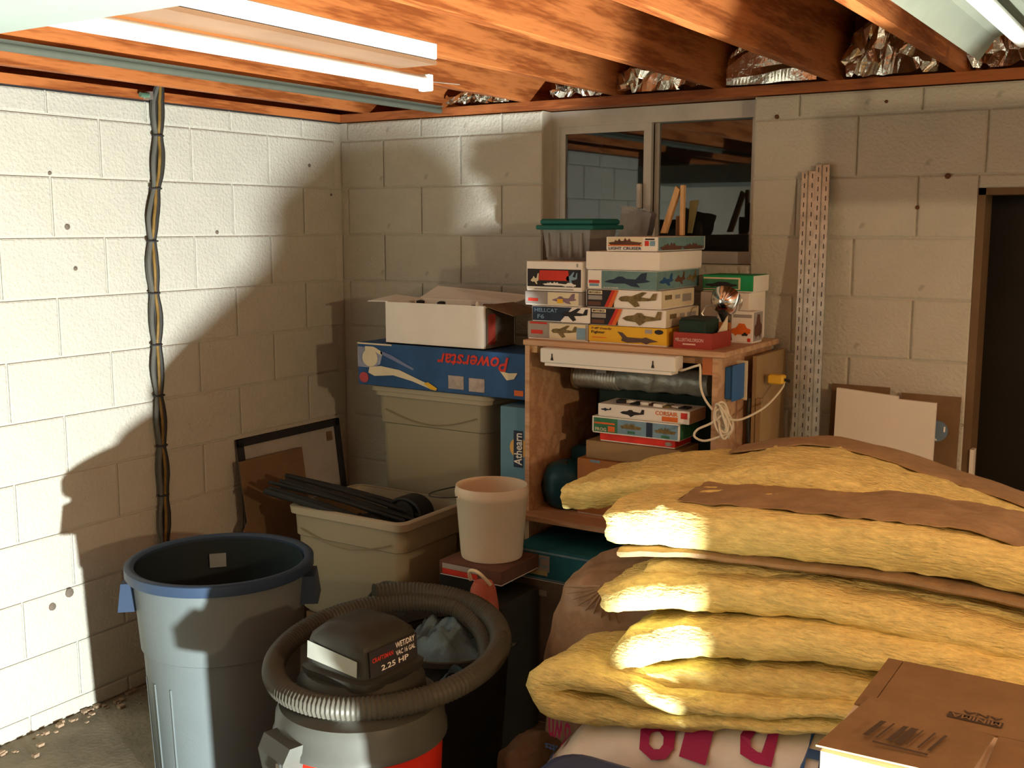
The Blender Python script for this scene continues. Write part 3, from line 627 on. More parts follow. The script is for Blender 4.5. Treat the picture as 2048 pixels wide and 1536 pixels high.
t = thing('duct_support', 'dark upright board carrying the duct inside the cabinet', 'board', (1.65, -0.28, 1.1))
part(MB().box(1.46, 1.96, -0.29, -0.26, 0.722, 1.143), 'board_face', DGRN, t)

t, F, Rr = kit('orange-brown carton at the bottom of the stack inside the cabinet', 1.47, 1.86, -0.47, -0.30, 0.7195, 0.918, mat('orange_card', (0.42, 0.18, 0.06), 0.7, 0.15))
F.rect(0.13, 0.23, 0.95, 0.995, SKYB, t, 'paper_label')
t, F, Rr = kit('plain tan cardboard carton in the stack inside the cabinet', 1.496, 1.854, -0.455, -0.30, 0.919, 0.982, TAN)
t, F, Rr = kit('thin bright red box in the stack inside the cabinet', 1.545, 1.830, -0.445, -0.31, 0.983, 1.012, mat('red_card', (0.75, 0.045, 0.03), 0.6, 0.2, 14))
F.shape([(.5+.5*math.cos(a*PI/8), .5+.5*math.sin(a*PI/8)) for a in range(16)], 0.87, 0.96, 0.25, 0.75, GRAYC, t, 'printed_logo')
t, F, Rr = kit('white-edged aircraft kit box with green and blue panels inside the cabinet', 1.522, 1.852, -0.46, -0.30, 1.013, 1.072, WHITE, side=DG2)
F.rect(0.02, 0.30, 0.08, 0.92, DG2, t); F.rect(0.30, 0.98, 0.08, 0.92, SKYB, t); F.rect(0.63, 0.70, 0.08, 0.92, NAVY, t, lay=2)
F.shape(SHIP, 0.33, 0.58, 0.42, 0.80, OLIVE, t, lay=3); F.shape(SHIP, 0.72, 0.96, 0.38, 0.74, OLIVE, t, lay=3); F.rect(0.42, 0.50, 0.16, 0.30, DG2, t, 'printed_mark', 3); F.rect(0.80, 0.89, 0.12, 0.26, DG2, t, 'printed_mark', 3)
F.text('FROG', 0.04, 0.17, 0.14, 0.34, CREAM, t); F.rect(0.19, 0.27, 0.14, 0.46, ORNG, t, 'printed_mark', 2); F.rect(0.03, 0.27, 0.56, 0.66, ORNG, t, 'printed_title', 2)
t, F, Rr = kit('white Corsair kit box with red lettering topping the stack inside the cabinet', 1.545, 1.885, -0.46, -0.32, 1.073, 1.118, WHITE, side=mat('peach_card', (0.5, 0.3, 0.18), 0.7))
F.shape(SIDE, 0.25, 0.52, 0.15, 0.80, BLK, t); F.shape(SIDE, 0.03, 0.15, 0.42, 0.72, NAVY, t); F.text('CORSAIR', 0.64, 0.88, 0.52, 0.84, ORNG, t); F.rect(0.71, 0.88, 0.10, 0.46, ORNG, t, 'printed_panel'); F.rect(0.91, 0.98, 0.40, 0.85, RED, t, 'printed_logo')
t = thing('loose_parts', 'jumble of small model parts strewn on the white aircraft box', 'parts', (1.72, -0.42, 1.119))
for k in range(9):
    x = 1.60+k*0.029; m = MB().box(x, x+0.03, -0.43+R.uniform(-.01, .02), -0.40+R.uniform(0, .03), 1.119, 1.119+R.uniform(.004, .014)); m.jitter(0.003, 40, k)
    part(m, 'model_part', R.choice([BLK, WHITE, OLIVE, BROWN]), t)
t = thing('teal_tank', 'dark teal rounded tank vacuum lying at the left of the cabinet shelf', 'machine', (1.40, -0.42, 0.72))
m = MB().lathe([(0.045, 0), (0.070, 0.02), (0.082, 0.06), (0.082, 0.12), (0.066, 0.155), (0.03, 0.172)], 28, 1.398, -0.42, 0.7195); part(m, 'tank_body', DTEAL, t, True)
part(MB().tube([(1.33, -0.44, 0.735), (1.318, -0.45, 0.80), (1.36, -0.46, 0.87), (1.42, -0.45, 0.885)], 0.010, 10), 'black_band', BLACK, t, True)
t = thing('teal_case', 'dark teal case standing behind the tank in the cabinet', 'case', (1.42, -0.3, 0.72))
part(MB().box(1.36, 1.455, -0.33, -0.22, 0.7195, 0.925, 0.012), 'case_body', DTEAL, t); part(MB().box(1.39, 1.43, -0.30, -0.25, 0.925, 0.945, 0.006), 'case_handle', BLACK, t)

# below the cabinet shelf
def slab(x0, x1, y0, y1, z0, z1): return MB().box(x0, x1, y0, y1, z0, z1)
t, F, Rr = kit('wide teal printed box lying under the cabinet shelf', 1.330, 1.680, -0.66, -0.28, 0.515, 0.630, mat('teal_card', (0.02, 0.14, 0.19), 0.6, 0.25, 10), side=NAVY)
F.rect(0.03, 0.40, 0.30, 0.80, GRAYC, t); F.text('SMC', 0.05, 0.38, 0.42, 0.76, SKYB, t); F.rect(0.03, 0.38, 0.18, 0.32, mat('buff_ink', (0.5, 0.42, 0.22), 0.7), t, 'printed_title', 2); F.rect(0.03, 0.97, 0.86, 0.92, SKYB, t, 'printed_stripe'); F.rect(0.03, 0.97, 0.06, 0.10, SKYB, t, 'printed_stripe')
t, F, Rr = kit('large dim gray carton on the floor under the teal printed box', 1.33, 1.70, -0.66, -0.26, 0.0, 0.514, mat('dim_gray_card', (0.16, 0.14, 0.11), 0.8))
F.rect(0.05, 0.35, 0.90, 0.94, GRAYC, t, 'paper_label')
t = thing('orange_toy_box', 'dull orange carton edge showing under the blue upright box', 'box', (1.21, -0.44, 0.72))
part(MB().box(1.165, 1.288, -0.50, -0.30, 0.7195, 0.80, 0.003), 'carton', mat('rust_card', (0.45, 0.15, 0.06), 0.7, 0.3, 20), t)
t = thing('train_set_box', 'upright light blue Athearn box standing left of the cabinet', 'box', (1.23, -0.42, 0.80))
part(MB().box(1.166, 1.288, -0.50, -0.34, 0.801, 1.08, 0.002), 'carton', BLUEL, t)
F = Face('F', 1.166, 1.288, -0.50, -0.34, 0.80, 1.08)
F.shape([(.5+.5*math.cos(a*PI/12), .5+.5*math.sin(a*PI/12)) for a in range(24)], 0.34, 0.98, 0.34, 0.61, mat('gold_ink', (0.70, 0.42, 0.12), 0.6), t, 'printed_logo', 1)
F.rect(0.48, 0.80, 0.22, 0.70, NAVY, t, 'printed_panel', 2); F.text('Athearn', 0.50, 0.78, 0.25, 0.67, WHITE, t, lay=3, rot=90)

# ---------------------------------------------------------------- boxes and totes in the corner
def tote(label, x0, x1, y0, y1, z0, z1, lid, group=None, rz=0.0):
    t = thing('storage_tote', label, 'tote', ((x0+x1)/2, (y0+y1)/2, z0), rz, group)
    tw = 0.028
    def ring(inset, z, r=0.04, n=5):
        pts = []
        X0, X1, Y0, Y1 = x0+inset, x1-inset, y0+inset, y1-inset
        for cx, cy, a0 in ((X1-r, Y1-r, 0), (X0+r, Y1-r, 90), (X0+r, Y0+r, 180), (X1-r, Y0+r, 270)):
            for k in range(n): a = math.radians(a0+90*k/(n-1)); pts.append((cx+r*math.cos(a), cy+r*math.sin(a), z))
        return pts
    H = z1-z0
    rings = [ring(tw*1.6, z0), ring(tw, z0+0.02), ring(0.022, z0+H*0.72), ring(0.015, z0+H*0.73), ring(0.012, z1-0.03), ring(0.017, z1-0.002), ring(0.020, z1-0.03), ring(0.030, z0+H*0.7), ring(tw+0.012, z0+0.03)]
    n = len(rings[0]); m = MB(); m.v = [p for r_ in rings for p in r_]
    for k in range(len(rings)-1):
        for i in range(n): m.f.append((k*n+i, k*n+(i+1)%n, k*n+n+(i+1)%n, k*n+n+i))
    m.f.append(tuple(range(n-1, -1, -1))); m.f.append(tuple((len(rings)-1)*n+i for i in range(n)))
    part(m, 'tote_body', BEIGE, t, True, world=False) if False else part(m, 'tote_body', BEIGE, t, True)
    rim = [ring(0.010, z1-0.032), ring(0.0, z1-0.030), ring(-0.003, z1-0.004), ring(0.003, z1), ring(0.018, z1)]
    m = MB(); m.v = [p for r_ in rim for p in r_]
    for k in range(len(rim)-1):
        for i in range(n): m.f.append((k*n+i, k*n+(i+1)%n, k*n+n+(i+1)%n, k*n+n+i))
    part(m, 'tote_rim', BEIGEL, t, True)
    # curved moulded line across the front
    pts = [(x0+0.06+(x1-x0-0.12)*k/12, y0+0.0095, z1-0.085-0.045*math.sin(PI*k/12)) for k in range(13)]
    part(MB().tube(pts, 0.0022, 5), 'moulded_line', mat('beige_shadow_line', (0.26, 0.21, 0.14), 0.6), t)
    if lid:
        L_ = [ring(-0.006, z1-0.012), ring(-0.012, z1-0.010), ring(-0.012, z1+0.008), ring(0.0, z1+0.014), ring(0.03, z1+0.014)]
        m = MB(); m.v = [p for r_ in L_ for p in r_]
        for k in range(len(L_)-1):
            for i in range(n): m.f.append((k*n+i, k*n+(i+1)%n, k*n+n+(i+1)%n, k*n+n+i))
        m.f.append(tuple((len(L_)-1)*n+i for i in range(n)))
        part(m, 'tote_lid', BEIGEL, t, True)
    return t
tote('beige storage tote at the bottom behind the open tote', 0.50, 1.05, -0.40, -0.03, 0.0, 0.555, True)
tote('tall beige lidded tote carrying the blue telescope box', 0.495, 1.055, -0.41, -0.03, 0.571, 1.085, True)
ot = tote('open beige tote full of black rods in front of the corner', 0.425, 0.975, -0.84, -0.425, 0.265, 0.685, False)
tag(build(MB().box(0.47, 0.93, -0.80, -0.46, 0.0, 0.2625, 0.003), 'carton', TAND, loc=(0.7, -0.63, 0)), 'brown carton on the floor holding up the open tote', 'box')
for k in range(9):
    a = Vector((0.30+R.uniform(0, .06), -0.86+0.018*k+R.uniform(-.02, .02), 0.722+R.uniform(-.008, .022)+0.003*k)); b = Vector((0.93-R.uniform(0, .12), -0.79+0.030*k, 0.635+R.uniform(-.02, .02)))
    o = build(MB().tube(spl([tuple(a), tuple((a+b)/2+Vector((0, 0, 0.008))), tuple(b)], 4), R.uniform(0.007, 0.012), 8), 'black_rod', BLACK, smooth=True)
    tag(o, 'thin black rod lying across the open beige tote', 'rod', 'black rods across the open tote')
t = thing('shade_fill', 'dark crumpled fabric standing for the shade inside the open beige tote', 'filler', (0.7, -0.63, 0.3))
m = MB()
for a in range(25):
    for b in range(19):
        u, v = a/24, b/18; x_, y_ = 0.462+0.476*u, -0.802+0.339*v
        m.v.append((x_, y_, 0.575+0.045*noise.noise(Vector((u*6, v*5, 2)))+0.02*noise.noise(Vector((u*17, v*15, 4)))))
for a in range(24):
    for b in range(18): k = a*19+b; m.f.append((k, k+19, k+20, k+1))
part(m, 'shade_sheet', BLACK, t, True)  # black sheet put in for the darkness inside the tote
t = thing('coiled_strap', 'dark wound coil standing in the right end of the open tote', 'strap', (0.86, -0.58, 0.30))
m = MB()
for k in range(7): m.tube([(0.80+0.075*math.cos(a*PI/12), -0.60+k*0.012, 0.650+0.055*math.sin(a*PI/12)) for a in range(24)], 0.008, 6, closed=True)
part(m, 'strap_coil', BLACK, t, True); part(MB().tube([(0.80, -0.61, 0.650), (0.80, -0.52, 0.650)], 0.05, 14), 'core', BLACK, t, True); part(MB().box(0.74, 0.86, -0.60, -0.53, 0.31, 0.60), 'core_stand', BLACK, t)

t = thing('telescope_box', 'long blue telescope box lying upside down on the tall beige tote', 'box', (0.85, -0.3, 1.1))
BX = (0.462, 1.245, -0.455, -0.20, 1.1005, 1.268)
part(MB().box(*BX, 0.002), 'carton', BLUEC, t)
F = Face('F', *BX)
F.shape([(0, 0), (0, 1), (.75, 1), (1, .7), (.9, .2), (.6, 0)], 0.0, 0.16, 0.42, 0.90, mat('haze_ink', (0.30, 0.32, 0.42), 0.6, 0.3, 15), t, 'printed_glow', 1)
F.shape([(.5+.5*math.cos(a*PI/8), .5+.5*math.sin(a*PI/8)) for a in range(16)], 0.03, 0.13, 0.44, 0.86, CREAM, t, 'printed_picture', 2)
F.shape([(0, .2), (0, 1), (.5, 1), (1, .45), (1, 0), (.5, .5)], 0.05, 0.16, 0.72, 0.92, CREAM, t, 'printed_picture', 3)
F.shape([(0, 1), (.35, .75), (1, .1), (.95, 0), (.3, .55), (0, .8)], 0.15, 0.36, 0.44, 0.84, mat('lilac_ink', (0.18, 0.22, 0.38), 0.6), t, 'printed_picture', 3)
F.shape(SCOPE, 0.07, 0.47, 0.05, 0.50, CREAM, t, 'printed_picture', 4); F.shape([(0, .8), (.3, 1), (1, .3), (.9, 0), (.5, .1)], 0.42, 0.50, 0.02, 0.20, YEL, t, 'printed_picture', 5)
F.shape([(.5+.5*math.cos(a*PI/8), .5+.5*math.sin(a*PI/8)) for a in range(16)], 0.01, 0.07, 0.05, 0.30, mat('rose_ink', (0.45, 0.07, 0.08), 0.6), t, 'printed_mark', 3)
F.text('Powerstar', 0.50, 0.91, 0.58, 0.90, RED, t, lay=3, rot=180, shear=0.25)
F.rect(0.565, 0.655, 0.10, 0.40, mat('photo_ink', (0.42, 0.36, 0.32), 0.6, 0.3, 30), t, 'printed_photo', 2); F.rect(0.685, 0.775, 0.08, 0.38, MATS['photo_ink'], t, 'printed_photo', 2)
F.shape([(0, 1), (.5, .8), (1, .9), (.8, .2), (.4, 0)], 0.86, 0.96, 0.40, 0.60, CREAM, t, 'printed_picture', 3); F.rect(0.94, 0.99, 0.08, 0.20, ORNG, t, 'printed_mark', 2)
F.rect(0.0, 0.22, 0.965, 1.0, CREAM, t, 'printed_stripe', 2)

t = thing('open_carton', 'open white carton with spread flaps on the blue telescope box', 'box', (0.82, -0.3, 1.269))
x0, x1, y0, y1, z0, z1 = 0.590, 1.052, -0.435, -0.215, 1.2695, 1.432
wm = WHITE
part(MB().box(x0, x1, y0, y0+0.004, z0, z1).box(x0, x0+0.004, y0+0.004, y1, z0, z1).box(x1-0.004, x1, y0+0.004, y1, z0, z1).box(x0, x1, y1-0.004, y1, z0, z1).box(x0, x1, y0, y1, z0, z0+0.004), 'carton_body', wm, t)
Face('R', x0, x1, y0, y1, z0, z1).rect(0.05, 0.95, 0.02, 0.95, mat('side_print', (0.13, 0.10, 0.07), 0.7, 0.4, 12), t)
Face('R', x0, x1, y0, y1, z0, z1).rect(0.12, 0.35, 0.1, 0.8, MAROON, t, lay=2)
part(MB().prism([(x0+0.01, y0, z1), (x0+0.01, y1, z1), (x0-0.105, y1-0.02, z1+0.012), (x0-0.105, y0+0.02, z1-0.004)], (0, 0, 0.003)), 'flap', wm, t)
part(MB().prism([(x0, y1, z1), (x1, y1, z1), (x1+0.03, y1+0.10, z1+0.020), (x0+0.02, y1+0.10, z1+0.045)], (0, 0, 0.003)), 'flap', wm, t)
part(MB().prism([(x1-0.01, y0+0.01, z1), (x1+0.11, y0+0.03, z1-0.035), (x1+0.11, y1, z1-0.03), (x1-0.01, y1, z1)], (0, 0, 0.003)), 'flap', TAND, t)
t = thing('carton_contents', 'dark jumble of objects inside the open white carton', 'contents', (0.8, -0.32, 1.274))
for k in range(14):
    x = x0+0.03+R.random()*0.38; y = y0+0.03+R.random()*0.13; s_ = R.uniform(.015, .035); zt = 1.40+R.uniform(0, .035)
    m = MB().box(x, x+s_, y, y+s_, 1.275, zt, 0.003); m.jitter(.004, 30, k); part(m, 'dark_item', R.choice([BLACK, BROWN, BLK]), t)
tag(build(MB().lathe([(0.006, 0), (0.008, 0.01), (0.007, 0.035), (0.003, 0.04)], 12, 1.0, -0.40, 1.405), 'white_peg', WHITE, loc=(1.0, -0.40, 1.405), smooth=True), 'tiny white peg poking out of the open white carton', 'peg')

# picture frame and cardboard on the left wall
def lean(pts_yz, x_top, x_bot, ztop, th, name, m, par):
    f = lambda z: x_bot+(x_top-x_bot)*(z/ztop)
    return part(MB().prism([(f(z), y, z) for y, z in pts_yz], (th, 0, 0)), name, m, par)
t = thing('framed_board', 'black-framed white board leaning on the left wall near the corner', 'frame', (0.1, -0.4, 0))
A = dict(x_top=0.012, x_bot=0.12, ztop=0.87)
yl, yr, zb, zt_, fw = -0.70, -0.085, 0.42, 0.865, 0.030
lean([(yl, zb), (yr, zb), (yr, zt_), (yl, zt_)], th=0.006, name='backing_sheet', m=mat('frame_backing', (0.42, 0.40, 0.35), 0.7), par=t, **A)
for q in ([(yl, zt_-fw), (yr, zt_-fw), (yr, zt_), (yl, zt_)], [(yl, zb), (yr, zb), (yr, zb+fw), (yl, zb+fw)], [(yl, zb), (yl+fw, zb), (yl+fw, zt_), (yl, zt_)], [(yr-fw, zb), (yr, zb), (yr, zt_), (yr-fw, zt_)]):
    lean(q, th=0.016, name='frame_rail', m=BLK, par=t, **A)
lean([(yr-0.085, zt_-0.09), (yr-0.05, zt_-0.09), (yr-0.05, zt_-0.05), (yr-0.085, zt_-0.05)], th=0.010, name='corner_bracket', m=TAND, par=t, **A)
tag(build(MB().box(0.03, 0.15, -0.68, -0.10, 0.0, 0.355, 0.003), 'support_carton', TAND, loc=(0.09, -0.4, 0)), 'low brown carton against the left wall under the black-framed board', 'box')
t = thing('cardboard_sheet', 'brown cardboard sheet leaning in front of the black-framed board', 'cardboard', (0.15, -0.55, 0))
lean([(-0.745, 0.0), (-0.385, 0.0), (-0.385, 0.79), (-0.745, 0.79)], 0.075, 0.19, 0.80, 0.005, 'sheet', TAND, t)
lean([(-0.78, 0.0), (-0.745, 0.0), (-0.745, 0.56), (-0.78, 0.52)], 0.09, 0.19, 0.80, 0.004, 'torn_edge', TAND, t)

# bucket and things under it
t = thing('plastic_bucket', 'cream plastic bucket with a wire handle left of the cabinet', 'bucket', (1.305, -0.76, 0.612))
part(MB().lathe([(0.104, 0), (0.106, 0.01), (0.121, 0.205), (0.124, 0.208), (0.126, 0.225), (0.122, 0.247), (0.118, 0.247), (0.118, 0.21), (0.101, 0.012)], 40, 1.300, -0.76, 0.612), 'bucket_body', BUCK, t, True)
part(MB().tube(spl([(1.245, -0.865, 0.83), (1.20, -0.885, 0.825), (1.13, -0.88, 0.82), (1.10, -0.83, 0.818), (1.12, -0.74, 0.82), (1.19, -0.655, 0.83)]), 0.0022, 6), 'wire_handle', BLK, t, True)
for p in ((1.245, -0.868, 0.83),): part(MB().lathe([(0.008, -0.006), (0.009, 0), (0.008, 0.006)], 10, *p), 'handle_boss', BUCK, t)
tag(build(MB().box(1.17, 1.322, -0.89, -0.665, 0.0, 0.56, 0.004), 'black_carton', BLACK, loc=(1.24, -0.78, 0)), 'black carton on the floor under the bucket', 'box')
tag(build(MB().box(1.335, 1.44, -0.92, -0.675, 0.0, 0.50, 0.006), 'dark_case', VDRK, loc=(1.38, -0.8, 0)), 'dark upright case right of the black carton', 'case')
t, F, Rr = kit('small flat red and white box under the front of the bucket', 1.18, 1.43, -0.90, -0.665, 0.561, 0.611, BROWN)
F.rect(0.05, 0.62, 0.50, 0.85, GRAYC, t); F.rect(0.05, 0.62, 0.12, 0.48, RED, t)
t = thing('salmon_jug', 'salmon red plastic jug in front of the bucket', 'jug', (1.42, -1.0, 0.0))
part(MB().lathe([(0.05, 0), (0.052, 0.02), (0.050, 0.52), (0.040, 0.58), (0.030, 0.60)], 20, 1.415, -0.985, 0), 'jug_body', PINK, t, True)
part(MB().tube(spl([(1.37, -0.99, 0.60), (1.38, -1.01, 0.635), (1.42, -1.02, 0.640), (1.455, -1.0, 0.60)]), 0.006, 8), 'jug_handle', CREAM, t, True)
def blob(cx, cy, cz, rx, ry, rz, amp, seed, n=28, m_=16, e=1.0, zmin=None):
    mb = MB()
    for j in range(m_+1):
        th = PI*j/m_
        for i in range(n):
            ph = 2*PI*i/n
            f = lambda v, k: math.copysign(abs(v)**k, v)
            p = Vector((cx+rx*f(math.sin(th), e)*f(math.cos(ph), e), cy+ry*f(math.sin(th), e)*f(math.sin(ph), e), cz-rz*f(math.cos(th), e)))
            p += noise.noise_vector(p*6+Vector((seed, 0, 0)))*amp+noise.noise_vector(p*17+Vector((seed, 5, 0)))*amp*0.35
            if zmin is not None: p.z = max(p.z, zmin)
            mb.v.append(tuple(p))
    for j in range(m_):
        for i in range(n): mb.f.append((j*n+i, j*n+(i+1)%n, j*n+n+(i+1)%n, j*n+n+i))
    return mb
t = thing('black_bag', 'crumpled black bag between the open tote and the shop vacuum', 'bag', (1.18, -1.0, 0.0))
part(blob(1.155, -1.02, 0.27, 0.17, 0.13, 0.30, 0.035, 3, zmin=0.001), 'bag_body', VDRK, t, True)
part(MB().tube(spl([(1.02, -1.08, 0.50), (1.10, -1.10, 0.57), (1.2, -1.1, 0.575), (1.28, -1.06, 0.53)]), 0.007, 6), 'strap', VGRY, t, True)

# ---------------------------------------------------------------- trash can
t = thing('trash_can', 'tall gray round trash can with a blue-gray rim by the left wall', 'trash can', (0.765, -1.485, 0))
cx, cy = 0.765, -1.485
part(MB().lathe([(0.215, 0), (0.220, 0.01), (0.240, 0.44), (0.247, 0.445), (0.262, 0.66), (0.262, 0.675), (0.254, 0.675), (0.254, 0.66), (0.212, 0.015)], 64, cx, cy), 'can_body', CANG, t, True)
part(MB().lathe([(0.262, 0.668), (0.283, 0.668), (0.286, 0.673), (0.286, 0.699), (0.281, 0.703), (0.268, 0.703), (0.257, 0.697), (0.255, 0.665)], 64, cx, cy, cap0=False, cap1=False), 'rolled_rim', CANB, t, True)
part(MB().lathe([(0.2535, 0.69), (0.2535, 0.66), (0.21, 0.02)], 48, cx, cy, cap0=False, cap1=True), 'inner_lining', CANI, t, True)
for sa in (math.radians(222), math.radians(38)):
    c_, s_ = math.cos(sa), math.sin(sa); m = MB()
    loc = [(-0.065, 0.0), (0.065, 0.0), (0.055, 0.085), (-0.055, 0.085)]
    vs = []
    for u, v in loc:
        for r_ in (0.250, 0.292+0.010*(1-v/0.085)):
            vs.append((cx+c_*r_-s_*u, cy+s_*r_+c_*u, 0.565+v))
    m.add(vs, [(1, 3, 5, 7), (0, 6, 4, 2), (0, 1, 7, 6), (2, 4, 5, 3), (0, 2, 3, 1), (4, 6, 7, 5)])
    part(m, 'side_handle', CANB, t)
for ang in (258, 276, 240): 
    a = math.radians(ang); part(MB().tube([(cx+math.cos(a)*(0.2195+0.0455*z_), cy+math.sin(a)*(0.2195+0.0455*z_), z_) for z_ in (0.03, 0.18, 0.36)], 0.0035, 6), 'moulded_rib', CANG, t)
part(MB().prism([(cx-0.20, cy+0.135, 0.60), (cx-0.165, cy+0.175, 0.60), (cx-0.168, cy+0.178, 0.645), (cx-0.204, cy+0.138, 0.645)], (0.003, -0.003, 0)), 'inner_sticker', mat('sticker_gray', (0.25, 0.3, 0.3), 0.6), t)

# ---------------------------------------------------------------- shop vacuum
vx, vy = 1.545, -1.745
t = thing('shop_vacuum', 'red and gray shop vacuum beside the gray trash can', 'vacuum cleaner', (vx, vy, 0))
part(MB().lathe([(0.185, 0.03), (0.195, 0.04), (0.212, 0.465), (0.21, 0.47)], 56, vx, vy), 'drum', VRED, t, True)
part(MB().lathe([(0.216, 0.440), (0.223, 0.445), (0.223, 0.460), (0.218, 0.468), (0.214, 0.51), (0.205, 0.530), (0.17, 0.54), (0.165, 0.545)], 56, vx, vy, cap0=True), 'lid', VGRY, t, True)
part(MB().lathe([(0.168, 0.54), (0.165, 0.57), (0.145, 0.60)], 40, vx-0.02, vy+0.03), 'motor_base', VDRK, t, True)
# motor head: rounded square, tapered
def sq(cx_, cy_, r, z, rot_, k=4, n=32):
    out = []
    for i in range(n):
        a = 2*PI*i/n; d = r/((abs(math.cos(a))**k+abs(math.sin(a))**k)**(1/k))
        out.append((cx_+d*math.cos(a+rot_), cy_+d*math.sin(a+rot_), z))
    return out
m = MB(); rr = [(0.118, 0.595), (0.122, 0.618), (0.108, 0.624), (0.104, 0.688), (0.098, 0.706), (0.072, 0.728), (0.03, 0.734)]
hx, hy = vx-0.005, vy+0.02
for r_, z_ in rr: m.v += sq(hx, hy, r_, z_, math.radians(-4), 7)
for k in range(len(rr)-1):
    for i in range(32): m.f.append((k*32+i, k*32+(i+1)%32, k*32+32+(i+1)%32, k*32+32+i))
m.f.append(tuple((len(rr)-1)*32+i for i in range(32))); m.f.append(tuple(range(31, -1, -1)))
mh = part(m, 'motor_head', mat('motor_gray', (0.035, 0.034, 0.028), 0.4, 0.1), t, True)
m = MB(); a0 = math.radians(-4-90)
def hp(u, z_, e): 
    r_ = 0.110+e-(z_-0.624)*0.06; c_, s_ = math.cos(a0), math.sin(a0); tx, ty = -s_, c_
    return (hx+c_*r_+tx*u, hy+s_*r_+ty*u, z_)
part(MB().poly([hp(-0.088, 0.644, 0.002), hp(0.086, 0.632, 0.002), hp(0.086, 0.672, 0.002), hp(-0.088, 0.688, 0.002)]), 'bare_panel', mat('pale_gray_plastic', (0.30, 0.31, 0.26), 0.35), mh)
a0 = math.radians(-4)
def hq(u, z_, e): 
    r_ = 0.110+e-(z_-0.624)*0.06; c_, s_ = math.cos(a0), math.sin(a0); tx, ty = -s_, c_
    return (hx+c_*r_+tx*u, hy+s_*r_+ty*u, z_)
part(MB().poly([hq(-0.088, 0.628, 0.001), hq(0.086, 0.628, 0.001), hq(0.086, 0.694, 0.001), hq(-0.088, 0.694, 0.001)]), 'label_panel', BLK, mh)
part(text_mb('CRAFTSMAN', 0.075, 0.012, lambda u, v: hq(-0.08+u, 0.664+v, 0.0025)), 'label_lettering', RED, mh)
part(text_mb('WET/DRY', 0.072, 0.015, lambda u, v: hq(0.005+u, 0.676+v, 0.0025)), 'label_lettering', WHITE, mh)
part(text_mb('VAC 16 GAL', 0.072, 0.013, lambda u, v: hq(0.005+u, 0.657+v, 0.0025)), 'label_lettering', WHITE, mh)
part(text_mb('2.25 HP', 0.10, 0.014, lambda u, v: hq(-0.05+u, 0.636+v, 0.0025)), 'label_lettering', WHITE, mh)
# lid latch / handle towards the camera
def radial(ang, r_, u, z_): c_, s_ = math.cos(ang), math.sin(ang); return (vx+c_*r_-s_*u, vy+s_*r_+c_*u, z_)
la = math.radians(254)
m = MB(); vs = []
for z_, r0_, r1_, hw in ((0.490, 0.205, 0.243, 0.062), (0.455, 0.205, 0.262, 0.060), (0.405, 0.205, 0.258, 0.048)):
    vs += [radial(la, r0_, -hw, z_), radial(la, r1_, -hw, z_), radial(la, r1_, hw, z_), radial(la, r0_, hw, z_)]
m.add(vs, [(0, 1, 2, 3), (8, 11, 10, 9)]+[(4*k+i, 4*k+4+i, 4*k+4+(i+1)%4, 4*k+(i+1)%4) for k in range(2) for i in range(4)])
ll = part(m, 'lid_latch', VGRY, t)
part(MB().box(*(lambda p: (p[0]-0.006, p[0]+0.006, p[1]-0.004, p[1]+0.004, 0.412, 0.452))(radial(la, 0.262, 0.040, 0))), 'chrome_clip', SILV, ll)
la = math.radians(100)
m = MB(); vs = []
for z_, r0_, r1_, hw in ((0.490, 0.205, 0.243, 0.062), (0.455, 0.205, 0.262, 0.060), (0.405, 0.205, 0.258, 0.048)):
    vs += [radial(la, r0_, -hw, z_), radial(la, r1_, -hw, z_), radial(la, r1_, hw, z_), radial(la, r0_, hw, z_)]
m.add(vs, [(0, 1, 2, 3), (8, 11, 10, 9)]+[(4*k+i, 4*k+4+i, 4*k+4+(i+1)%4, 4*k+(i+1)%4) for k in range(2) for i in range(4)])
part(m, 'lid_latch', VGRY, t)
for a in (45, 135, 225, 315):
    p = radial(math.radians(a), 0.15, 0, 0); part(MB().lathe([(0.02, 0), (0.025, 0.015), (0.025, 0.03)], 12, p[0], p[1], 0), 'caster', BLACK, t)

# ribbed hose lying round the vacuum head and the black bin behind
t = thing('vacuum_hose', 'ribbed gray vacuum hose looped around the vacuum top', 'hose', (1.42, -1.5, 0.55))
hp_ = []
for k in range(420):
    j = k/420; a = 0.35+2*PI*1.30*j
    rx, ry = 0.268+0.035*min(1, j*1.3), 0.345+0.03*j
    u_, v_ = rx*math.cos(a), ry*math.sin(a)
    th = math.radians(14); hp_.append((1.475+u_*math.cos(th)-v_*math.sin(th), -1.545+u_*math.sin(th)+v_*math.cos(th)*1.0, 0.577+0.012*math.sin(j*9)-0.05*max(0, 0.12-j)/0.12+0.035*max(0, j-0.78)/0.22))
part(MB().tube(hp_, 0.031, 12, rf=lambda i, n: 1.0 if i % 2 else 0.90), 'ribbed_hose', HOSE, t, True)
t = thing('black_bin', 'black bin behind the shop vacuum', 'bin', (1.42, -1.20, 0))
part(MB().lathe([(0.15, 0), (0.155, 0.01), (0.185, 0.46), (0.19, 0.465), (0.19, 0.485), (0.18, 0.485), (0.175, 0.46), (0.14, 0.02)], 40, 1.44, -1.215), 'bin_body', BLACK, t, True)
part(MB().lathe([(0.188, 0.47), (0.195, 0.475), (0.195, 0.49), (0.188, 0.492)], 40, 1.44, -1.215, cap0=False, cap1=False), 'bin_rim', VDRK, t, True)
t = thing('blue_cloth', 'crumpled blue-gray cloth heaped inside the hose loop', 'cloth', (1.45, -1.22, 0.42))
m = MB(); n1 = 44
